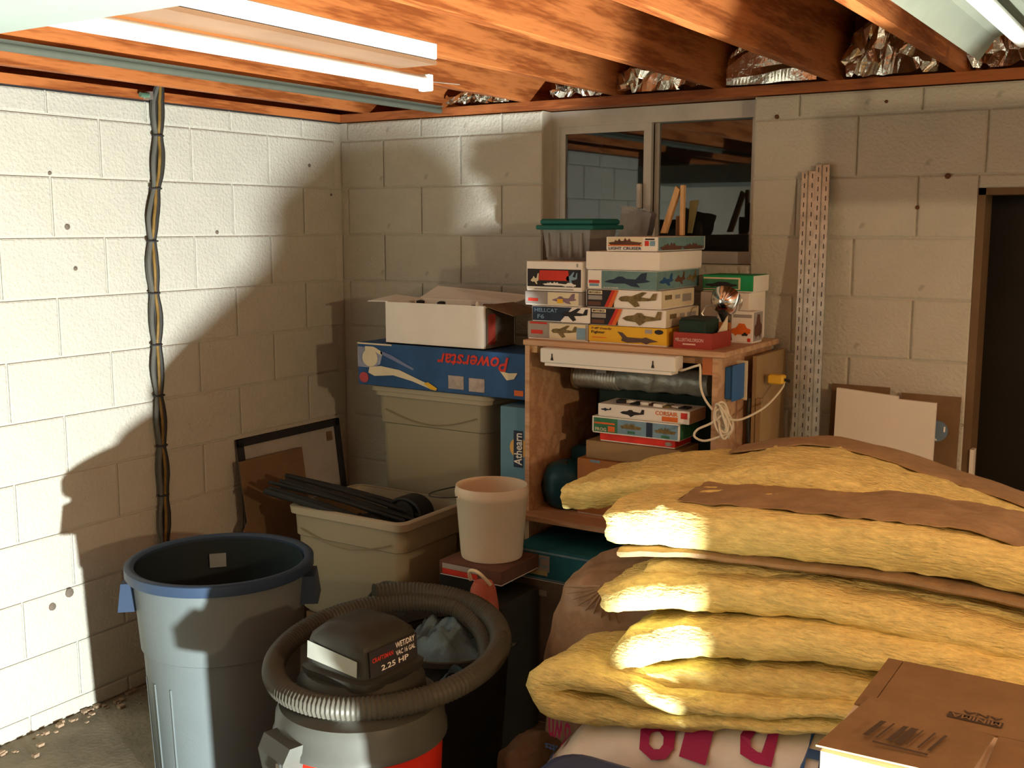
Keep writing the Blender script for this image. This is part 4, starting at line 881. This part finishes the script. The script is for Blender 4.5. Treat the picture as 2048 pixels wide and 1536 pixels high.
for a in range(n1+1):
    for b in range(n1+1):
        u, v = a/n1*2-1, b/n1*2-1; r_ = min(1, math.hypot(u, v)); 
        p = Vector((1.45+u*0.168, -1.235+v*0.15, 0.46+0.075*(1-r_**2)))
        q = noise.noise(Vector((u*2.4, v*2.4, 3)))*0.06+abs(noise.noise(Vector((u*4.5+3, v*3.2, 9))))*0.05*(1-r_*0.6); p.z += q; m.v.append(tuple(p))
for a in range(n1):
    for b in range(n1): k = a*(n1+1)+b; m.f.append((k, k+n1+1, k+n1+2, k+1))
part(m, 'cloth_sheet', CLOTH, t, True)

# ---------------------------------------------------------------- insulation pile
def batt_mesh(path, thick, y0, y1, amp=0.010, seed=0, ds=0.016, fray=0.012, nt=7):
    P = [Vector((p[0], 0, p[1])) for p in path]; L = [0]
    for i in range(1, len(P)): L.append(L[-1]+(P[i]-P[i-1]).length)
    n = max(4, int(L[-1]/ds)); mb = MB(); sp = spl([tuple(p) for p in P], 10); SP = [Vector(s_) for s_ in sp]
    LS = [0]
    for i in range(1, len(SP)): LS.append(LS[-1]+(SP[i]-SP[i-1]).length)
    def samp(d):
        for i in range(1, len(SP)):
            if LS[i] >= d-1e-9:
                u = (d-LS[i-1])/max(1e-9, LS[i]-LS[i-1]); return SP[i-1].lerp(SP[i], u), (i-1+u)/(len(SP)-1)
        return SP[-1], 1.0
    ny = max(6, int((y1-y0)/0.022)); 
    sec = []
    rnd = 0.5
    for k in range(ny+1): sec.append((k/ny, 1.0))
    for k in range(1, nt): sec.append((1.0, 1-2*k/nt))
    for k in range(ny+1): sec.append((1-k/ny, -1.0))
    for k in range(1, nt): sec.append((0.0, -1+2*k/nt))
    m_ = len(sec); o = Vector((seed*7.3, seed*2.1, seed*4.7))
    def ring(c, nrm, tan, t_, sc, push):
        out = []
        for (yy, s_) in sec:
            ycl = y0+(y1-y0)*yy
            bul = 0.018*(1-s_*s_)*(1 if yy > 0.5 else -1) if yy in (0.0, 1.0) else 0
            edge = 1-0.16*(2*abs(yy-0.5))**8
            p = c+nrm*(t_/2*s_*edge*sc)+Vector((0, (ycl-(y0+y1)/2)*sc+(y0+y1)/2+bul*sc, 0))
            nz = noise.noise_vector(p*9+o)*amp+noise.noise_vector(p*28+o)*amp*0.55+noise.noise_vector(Vector((p.x*20, p.y*90, p.z*90))+o)*amp*0.35
            p = p+nz
            if push: p += tan*(push*(0.3+noise.noise(Vector((p.y*45, p.z*45, seed)))*1.3+noise.noise(Vector((p.y*110, p.z*110, seed)))*0.8))
            out.append(tuple(p))
        return out
    rows = []
    for i in range(n+1):
        c, g = samp(LS[-1]*i/n); c2, _ = samp(min(LS[-1], LS[-1]*(i+0.5)/n)); c1, _ = samp(max(0, LS[-1]*(i-0.5)/n)); tn = (c2-c1).normalized(); nr = Vector((-tn.z, 0, tn.x))
        gi = g*(len(thick)-1); a = min(int(gi), len(thick)-2); th = thick[a]*(1-(gi-a))+thick[a+1]*(gi-a)
        rows.append((c, nr, tn, th))
    c, nr, tn, th = rows[0]
    for sc in (0.0, 0.45, 0.8, 0.97): mb.v += ring(c, nr, tn, th, sc, -fray)
    for c, nr, tn, th in rows: mb.v += ring(c, nr, tn, th, 1.0, 0)
    c, nr, tn, th = rows[-1]
    for sc in (0.97, 0.8, 0.45, 0.0): mb.v += ring(c, nr, tn, th, sc, fray)
    tot = len(rows)+8
    for i in range(tot-1):
        for k in range(m_): mb.f.append((i*m_+k, i*m_+(k+1)%m_, i*m_+m_+(k+1)%m_, i*m_+m_+k))
    return mb
def batt(label, path, thick, y0, y1, seed, facing=None, **k):
    t = thing('insulation_batt', label, 'insulation', (path[0][0], (y0+y1)/2, min(p[1] for p in path)))
    part(batt_mesh(path, thick, y0, y1, seed=seed, **k), 'fiberglass', YW, t, True)
    if facing:
        fp, ft, fy0, fy1 = facing
        part(batt_mesh(fp, ft, fy0, fy1, amp=0.004, seed=seed+50, fray=0.002, nt=3, ds=0.03), 'kraft_and_shade', KRAFT_SHADE, t, True)
    return t
def cover(t, fp, ft, fy0, fy1, seed): part(batt_mesh(fp, ft, fy0, fy1, amp=0.010, seed=seed, fray=0.010, nt=3, ds=0.02), 'kraft_and_shade', KRAFT_SHADE, t, True)  # brown sheet stands for shade on the batt's yellow top face
batt('back insulation batt highest on the pile, its left end nearest the cabinet', [(1.825, 0.970), (1.90, 0.985), (2.01, 1.015), (2.12, 1.035), (2.24, 1.045), (2.34, 1.075), (2.45, 1.092), (2.6, 1.078), (2.74, 1.045), (2.9, 1.01), (3.05, 0.965), (3.35, 0.90)], [0.075, 0.095, 0.10, 0.10], -1.18, -0.80, 1,
     facing=([(2.20, 1.095), (2.34, 1.128), (2.45, 1.145), (2.6, 1.130), (2.74, 1.098), (2.9, 1.062), (3.1, 1.01)], [0.01, 0.012, 0.01], -0.90, -0.79))
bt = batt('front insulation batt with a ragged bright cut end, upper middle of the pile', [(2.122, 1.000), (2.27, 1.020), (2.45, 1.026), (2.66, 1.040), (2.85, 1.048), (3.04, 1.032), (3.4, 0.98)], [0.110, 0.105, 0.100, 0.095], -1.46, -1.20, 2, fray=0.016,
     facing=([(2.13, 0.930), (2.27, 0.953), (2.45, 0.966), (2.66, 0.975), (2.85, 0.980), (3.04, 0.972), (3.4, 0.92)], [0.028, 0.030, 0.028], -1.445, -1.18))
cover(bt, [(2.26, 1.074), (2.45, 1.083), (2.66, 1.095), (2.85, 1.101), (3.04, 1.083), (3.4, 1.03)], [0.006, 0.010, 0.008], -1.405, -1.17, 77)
batt('thin recessed insulation batt just under the brown kraft band', [(2.19, 0.885), (2.43, 0.918), (2.7, 0.925), (3.03, 0.920), (3.4, 0.88)], [0.045, 0.045, 0.045], -1.40, -1.18, 3)
batt('lower insulation batt with a frayed white-lit end above the rolled folds', [(2.102, 0.812), (2.20, 0.842), (2.36, 0.870), (2.58, 0.900), (2.80, 0.900), (3.04, 0.885), (3.4, 0.86)], [0.072, 0.080, 0.075, 0.075], -1.48, -1.22, 4, fray=0.018)
batt('thick folded insulation batt with a round bend and dark seam, beside the carton', [(3.40, 0.815), (2.95, 0.835), (2.75, 0.832), (2.60, 0.820), (2.42, 0.785), (2.28, 0.752), (2.205, 0.722), (2.183, 0.692), (2.205, 0.658), (2.28, 0.650), (2.42, 0.682), (2.62, 0.725), (2.90, 0.735), (3.40, 0.72)], [0.085, 0.085, 0.088, 0.088, 0.088, 0.085, 0.085], -1.52, -1.26, 5)
batt('lowest folded insulation batt with its bend at far left on the white bag', [(3.30, 0.735), (2.85, 0.725), (2.60, 0.680), (2.36, 0.640), (2.12, 0.640), (2.02, 0.624), (1.978, 0.592), (2.0, 0.560), (2.08, 0.552), (2.36, 0.598), (2.60, 0.648), (2.85, 0.690), (3.30, 0.70)], [.03,.03,.035,.05,.07,.08,.08,.078,.07,.045,.034,.03,.03], -1.57, -1.29, 6)

t = thing('insulation_bag', 'white plastic insulation bag printed R-19 under the yellow batts', 'bag', (2.5, -1.45, 0))
NB, MBk = 72, 30
def bagp(u, v):
    """u along the bag 0..1, v round the section 0..1"""
    x = 1.935+1.45*u; a = 2*PI*v
    q_ = min(1, max(0, (x-1.95)/0.70)); zt = 0.50+0.135*q_*q_*(3-2*q_); hz = zt/2*min(1, (u*9)**0.5+0.05)
    f = lambda q, k: math.copysign(abs(q)**k, q)
    y = -1.445-0.165*f(math.cos(a), 0.6); zz = zt/2+hz*f(math.sin(a), 0.6)
    p = Vector((x, y, zz)); p += noise.noise_vector(Vector((x*5, y*7, zz*4)))*0.016+noise.noise_vector(Vector((x*13, y*9, zz*16)))*0.008; p.z = min(max(0.001, p.z), zt+0.004); return p
m = MB()
for i in range(NB+1):
    for j in range(MBk): m.v.append(tuple(bagp(i/NB, j/MBk)))
for i in range(NB):
    for j in range(MBk): m.f.append((i*MBk+j, i*MBk+(j+1)%MBk, (i+1)*MBk+(j+1)%MBk, (i+1)*MBk+j))
m.f += [tuple(range(MBk-1, -1, -1)), tuple(NB*MBk+j for j in range(MBk))]
part(m, 'bag_film', WBAG, t, True)
def onbag(x, z_):            # print hugging the bag front
    return (x, -1.618+0.0, z_)
def bagtext(txt, xa, xb, za, zb, mm, rot=180, shear=0):
    def fn(u, v):
        x = (xb-u*(xb-xa)) if rot == 180 else xa+u*(xb-xa); zz = (zb-v*(zb-za)) if rot == 180 else za+v*(zb-za)
        # find the front surface point at this x, height
        best = None; uu = (x-1.935)/1.45
        for j in range(0, 40):
            for s_ in (1,):
                vv = -0.02+j*0.0065
                p = bagp(uu, vv)
                if best is None or abs(p.z-zz) < abs(best.z-zz): best = p
        return (x, best.y-0.010, zz)
    part(text_mb(txt, 1, 1, fn, shear), 'printed_lettering', mm, t)
bagtext('9', 2.245, 2.345, 0.500, 0.62, MAG)
bagtext('1', 2.362, 2.430, 0.525, 0.67, MAG)
bagtext('R', 2.465, 2.580, 0.560, 0.69, MAG)
bagtext('own', 1.965, 2.03, 0.435, 0.485, MAG)
bagtext('batts', 1.955, 2.01, 0.395, 0.415, mat('blue_bag_ink', (0.05, 0.12, 0.3), 0.5))
bagtext('H', 2.640, 2.690, 0.565, 0.64, MATS['blue_bag_ink'])

t = thing('kraft_bag', 'brown filmed insulation bundle with gathered end left of the batts', 'bag', (1.95, -1.05, 0))
part(blob(2.00, -1.04, 0.40, 0.255, 0.21, 0.39, 0.030, 11, 72, 44, 0.62, zmin=0.001), 'bag_film', BBAG, t, True)
for k in range(9):
    a = 0.35+k*0.17; p0 = Vector((2.0, -1.26, 0.77)); d = Vector((-math.cos(a), 0, -math.sin(a)*0.7))
    part(MB().tube([tuple(p0+d*0.02), tuple(p0+d*0.09+Vector((0, 0.01, 0))), tuple(p0+d*0.16+Vector((0, 0.03, 0)))], 0.005, 6, rf=lambda i, n: (0.6, 1, 0.2)[i]), 'gathered_pleat', BBAG, t, True)
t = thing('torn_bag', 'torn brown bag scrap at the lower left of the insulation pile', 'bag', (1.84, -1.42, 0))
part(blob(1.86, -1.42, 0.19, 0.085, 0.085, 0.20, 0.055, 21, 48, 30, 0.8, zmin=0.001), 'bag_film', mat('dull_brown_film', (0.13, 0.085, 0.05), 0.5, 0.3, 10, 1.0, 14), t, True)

t = thing('blue_tub', 'dark blue plastic tub at the bottom edge in front of the white bag', 'tub', (2.33, -1.91, 0))
def rrect(x0, x1, y0, y1, r, z, n=6):
    pts = []
    for cx_, cy_, a0_ in ((x1-r, y1-r, 0), (x0+r, y1-r, 90), (x0+r, y0+r, 180), (x1-r, y0+r, 270)):
        for k in range(n): a = math.radians(a0_+90*k/(n-1)); pts.append((cx_+r*math.cos(a), cy_+r*math.sin(a), z))
    return pts
def rstack(rows):
    m = MB(); n = len(rows[0]); m.v = [p for q in rows for p in q]
    for k in range(len(rows)-1):
        for i in range(n): m.f.append((k*n+i, k*n+(i+1)%n, k*n+n+(i+1)%n, k*n+n+i))
    m.f += [tuple(range(n-1, -1, -1)), tuple((len(rows)-1)*n+i for i in range(n))]
    return m
tb = lambda d, z: rrect(2.10+d, 2.54-d, -2.16+d, -1.665-d, 0.07, z)
part(rstack([tb(.03, 0), tb(.02, .01), tb(.004, .46), tb(.004, .465)]), 'tub_body', BTUB, t, True)
part(rstack([tb(0, .465), tb(-.004, .47), tb(-.004, .490), tb(.006, .508), tb(.03, .516)]), 'tub_lid', BTUB, t, True)
tag(build(MB().box(2.57, 2.79, -2.25, -2.18, 0.0, 0.50, 0.003), 'shadow_carton', TAND, loc=(2.68, -2.21, 0)), 'flat brown carton added beside the blue tub, below the view, to block the floor light', 'box')  # unseen piece added to shape the floor lamp's shadow on the walls

# ---------------------------------------------------------------- carton at lower right
CTAN = mat('carton_brown', (0.215, 0.138, 0.068), 0.85, 0.12, 9, 0.15, 60)
t = thing('shipping_carton', 'brown cardboard shipping carton at the lower right in front of the batts', 'box', (2.83, -2.11, 0.42), math.radians(1.5))
x0, x1, y0, y1, z0, z1 = 2.83, 3.36, -2.11, -1.665, 0.42, 0.885
part(MB().box(x0, x1, y0, y1, z0, z1, 0.002), 'carton_body', mat('lit_cardboard', (0.62, 0.52, 0.38), 0.85, 0.05), t)  # body paler than the flaps, for the lamp's glare on its front
part(MB().box(x0+0.03, x1, y0+0.20, y1-0.002, z1, z1+0.004), 'top_flap', CTAN, t)
part(MB().prism([(x0-0.004, y0-0.012, z1+0.010), (x0+0.225, y0-0.020, z1+0.020), (x0+0.235, y0+0.165, z1+0.014), (x0+0.02, y0+0.235, z1+0.006)], (0, 0, 0.003)), 'end_flap', CTAN, t)
part(MB().box(x0+0.238, x1, y0, y0+0.198, z1, z1+0.004), 'top_flap', CTAN, t)
part(MB().box(x0, x0+0.028, y0+0.2, y1, z1, z1+0.003), 'tuck_edge', CTAN, t)
INK = mat('carton_ink', (0.07, 0.05, 0.035), 0.8)
def top(a, b, c, d, m_, name='printed_mark', zz=0.0054): part(MB().poly([(a, c, z1+zz), (b, c, z1+zz), (b, d, z1+zz), (a, d, z1+zz)]), name, m_, t)
def toptext(txt, a, b, c, d, m_, zz=0.0054, f=None):
    part(text_mb(txt, 1, 1, (lambda u, v: (b-u*(b-a), d-v*(d-c), z1+(f(b-u*(b-a), d-v*(d-c)) if f else zz)))), 'printed_lettering', m_, t)
toptext('MINIMA', x0+0.155, x0+0.235, y0+0.232, y0+0.248, CTAN, 0.0062); top(x0+0.150, x0+0.238, y0+0.228, y0+0.252, INK); toptext('ANA', x0+0.17, x0+0.235, y0+0.257, y0+0.270, INK)
top(x0+0.258, x0+0.36, y0+0.03, y0+0.05, INK); toptext('MANA', x0+0.262, x0+0.34, y0+0.033, y0+0.047, CTAN, 0.0062)
fz = lambda x, y: 0.0205
for a, b in ((0.055, 0.009), (0.075, 0.003), (0.092, 0.008), (0.104, 0.012), (0.122, 0.002), (0.140, 0.003), (0.156, 0.005)):
    part(MB().prism([(x0+a, y0+0.045, z1+0.0225), (x0+a+b, y0+0.045, z1+0.0225), (x0+a+b+0.012, y0+0.115, z1+0.0215), (x0+a+0.012, y0+0.115, z1+0.0215)], (0, 0, 0.0004)), 'printed_bar', INK, t)
part(MB().prism([(x0+0.075, y0+0.026, z1+0.0226), (x0+0.16, y0+0.026, z1+0.0226), (x0+0.16, y0+0.032, z1+0.0226), (x0+0.075, y0+0.032, z1+0.0226)], (0, 0, 0.0003)), 'printed_bar', INK, t)
tag(build(MB().box(2.80, 3.36, -2.13, -1.665, 0.0, 0.4185, 0.003), 'lower_carton', TAN, loc=(3.08, -1.9, 0)), 'plain brown carton on the floor under the printed shipping carton', 'box')

# ---------------------------------------------------------------- right of the cabinet
def std(label, xb, xt, wdt, yb, yt, top_):
    t = thing('shelf_standard', label, 'shelf standard', (xb, yb, 0))
    def at(u, d, s_): return (xb+(xt-xb)*s_+u, yb+(yt-yb)*s_+d, top_*s_)
    m = MB()
    prof = [(0, 0.012), (0, 0), (wdt*0.42, 0), (wdt*0.45, 0.006), (wdt*0.55, 0.006), (wdt*0.58, 0), (wdt, 0), (wdt, 0.012)]
    k = len(prof); m.v = [at(u, d, s_) for s_ in (0, 1) for u, d in prof]; m.f = [(i, i+1, k+i+1, k+i) for i in range(k-1)]
    part(m, 'channel', GALV, t)
    sl = MB(); nn = int(top_/0.032)
    for i in range(nn):
        s0 = (i+0.25)/nn; s1_ = (i+0.75)/nn
        for u in (wdt*0.18, wdt*0.76):
            sl.poly([at(u, -0.0007, s0), at(u+0.003, -0.0007, s0), at(u+0.003, -0.0007, s1_), at(u, -0.0007, s1_)])
    so = part(sl, 'slots', BLK, t); so['kind'] = 'stuff'
std('wide slotted metal shelf standard leaning right of the cabinet, left one of the pair', 2.175, 2.093, 0.047, -0.30, -0.024, 1.91)
std('wide slotted metal shelf standard leaning right of the cabinet, right one of the pair', 2.224, 2.141, 0.047, -0.31, -0.026, 1.93)
def leaning(name, label, cat, x0, x1, z1, yb, yt, m, th=0.012, dx=0.0, cut=None):
    t = thing(name, label, cat, ((x0+x1)/2, yb, 0))
    top_ = [(x0+dx, yt, z1), (x1+dx, yt, z1)]
    part(MB().prism([(x0, yb, 0), (x1, yb, 0), (x1+dx, yt, z1), (x0+dx, yt, z1)], (0, th, 0)), 'sheet', m, t)
    return t
leaning('cardboard_sheet', 'brown cardboard sheet behind the white panel, showing on its left', 'cardboard', 2.225, 2.42, 1.185, -0.10, -0.02, TAND, 0.006)
leaning('cardboard_sheet', 'brown cardboard sheet behind the white panel, showing on its right', 'cardboard', 2.46, 2.648, 1.172, -0.11, -0.025, TAND, 0.006)
t = thing('melamine_board', 'white melamine panel leaning on the back wall beside the door', 'board', (2.44, -0.2, 0))
part(MB().prism([(2.272, -0.20, 0), (2.592, -0.20, 0), (2.590, -0.115, 1.160), (2.470, -0.1145, 1.163), (2.469, -0.114, 1.172), (2.268, -0.113, 1.185)], (0, 0.014, 0)), 'sheet', PWHITE, t)
part(MB().box(2.268, 2.273, -0.20, -0.19, 0.0, 0.2), 'edge_band', LWOOD, t)
t = thing('tape_roll', 'bluish plastic disc peeping out at the right edge of the white panel', 'disc', (2.62, -0.13, 1.06))
m = MB().lathe([(0.012, -0.006), (0.034, -0.006), (0.034, 0.006), (0.012, 0.006)], 24); m.v = [(2.590+x, -0.085+z_, 1.065+y) for x, y, z_ in m.v]
part(m, 'disc_body', mat('blue_gray_plastic', (0.15, 0.22, 0.30), 0.4), t, True)
for a in range(3): part(MB().tube([(2.590+0.024*math.cos(a*2.1), -0.0925, 1.065+0.024*math.sin(a*2.1)), (2.590+0.03*math.cos(a*2.1+.6), -0.0925, 1.065+0.03*math.sin(a*2.1+.6))], 0.003, 6), 'disc_rib', WHITE, t)
# rusty door latch plate and nails showing on the back wall, spots on left wall
for (x, z_, s_) in ((2.564, 1.884, 0.010), (2.475, 1.785, 0.007), (2.36, 2.13, 0.006), (1.99, 2.10, 0.008)):
    build(MB().lathe([(s_, -0.004), (s_*0.9, 0.002), (s_*0.3, 0.005)], 8), 'wall_anchor', mat('rust_spot', (0.14, 0.06, 0.03), 0.9), parent=bwo).matrix_local = Matrix.Translation((x, -0.005, z_)) @ Matrix.Rotation(PI/2, 4, 'X')
for (y, z_, s_) in ((-1.415, 1.722, 0.011), (-1.392, 1.58, 0.008), (-1.70, 1.62, 0.018), (-0.745, 1.70, 0.008), (-0.075, 1.86, 0.006), (-0.21, 1.98, 0.008), (-1.47, 1.90, 0.007), (-1.56, 0.42, 0.015), (-1.49, 0.45, 0.018)):
    build(MB().lathe([(s_, -0.004), (s_*0.9, 0.0015), (s_*0.3, 0.004)], 9), 'wall_anchor', mat('dark_pit', (0.16, 0.13, 0.10), 0.9), parent=lw).matrix_local = Matrix.Translation((0.005, y, z_)) @ Matrix.Rotation(PI/2, 4, 'Y')
# old mortar rubble along the foot of the left wall
m = MB()
for k in range(160):
    y = -0.9-R.random()*2.2; x = 0.006+abs(R.gauss(0, 0.05)); s_ = R.uniform(.004, .014)
    m.box(x, x+s_*1.4, y, y+s_*1.7, 0.0005, 0.0005+s_*0.8)
m.jitter(0.003, 50, 4); m.v = [(max(x, 0.006), y, max(z_, 0.0004)) for x, y, z_ in m.v]
tag(build(m, 'mortar_crumbs', RUBBLE), 'brown mortar crumbs along the foot of the left wall', 'crumbs', kind='stuff')
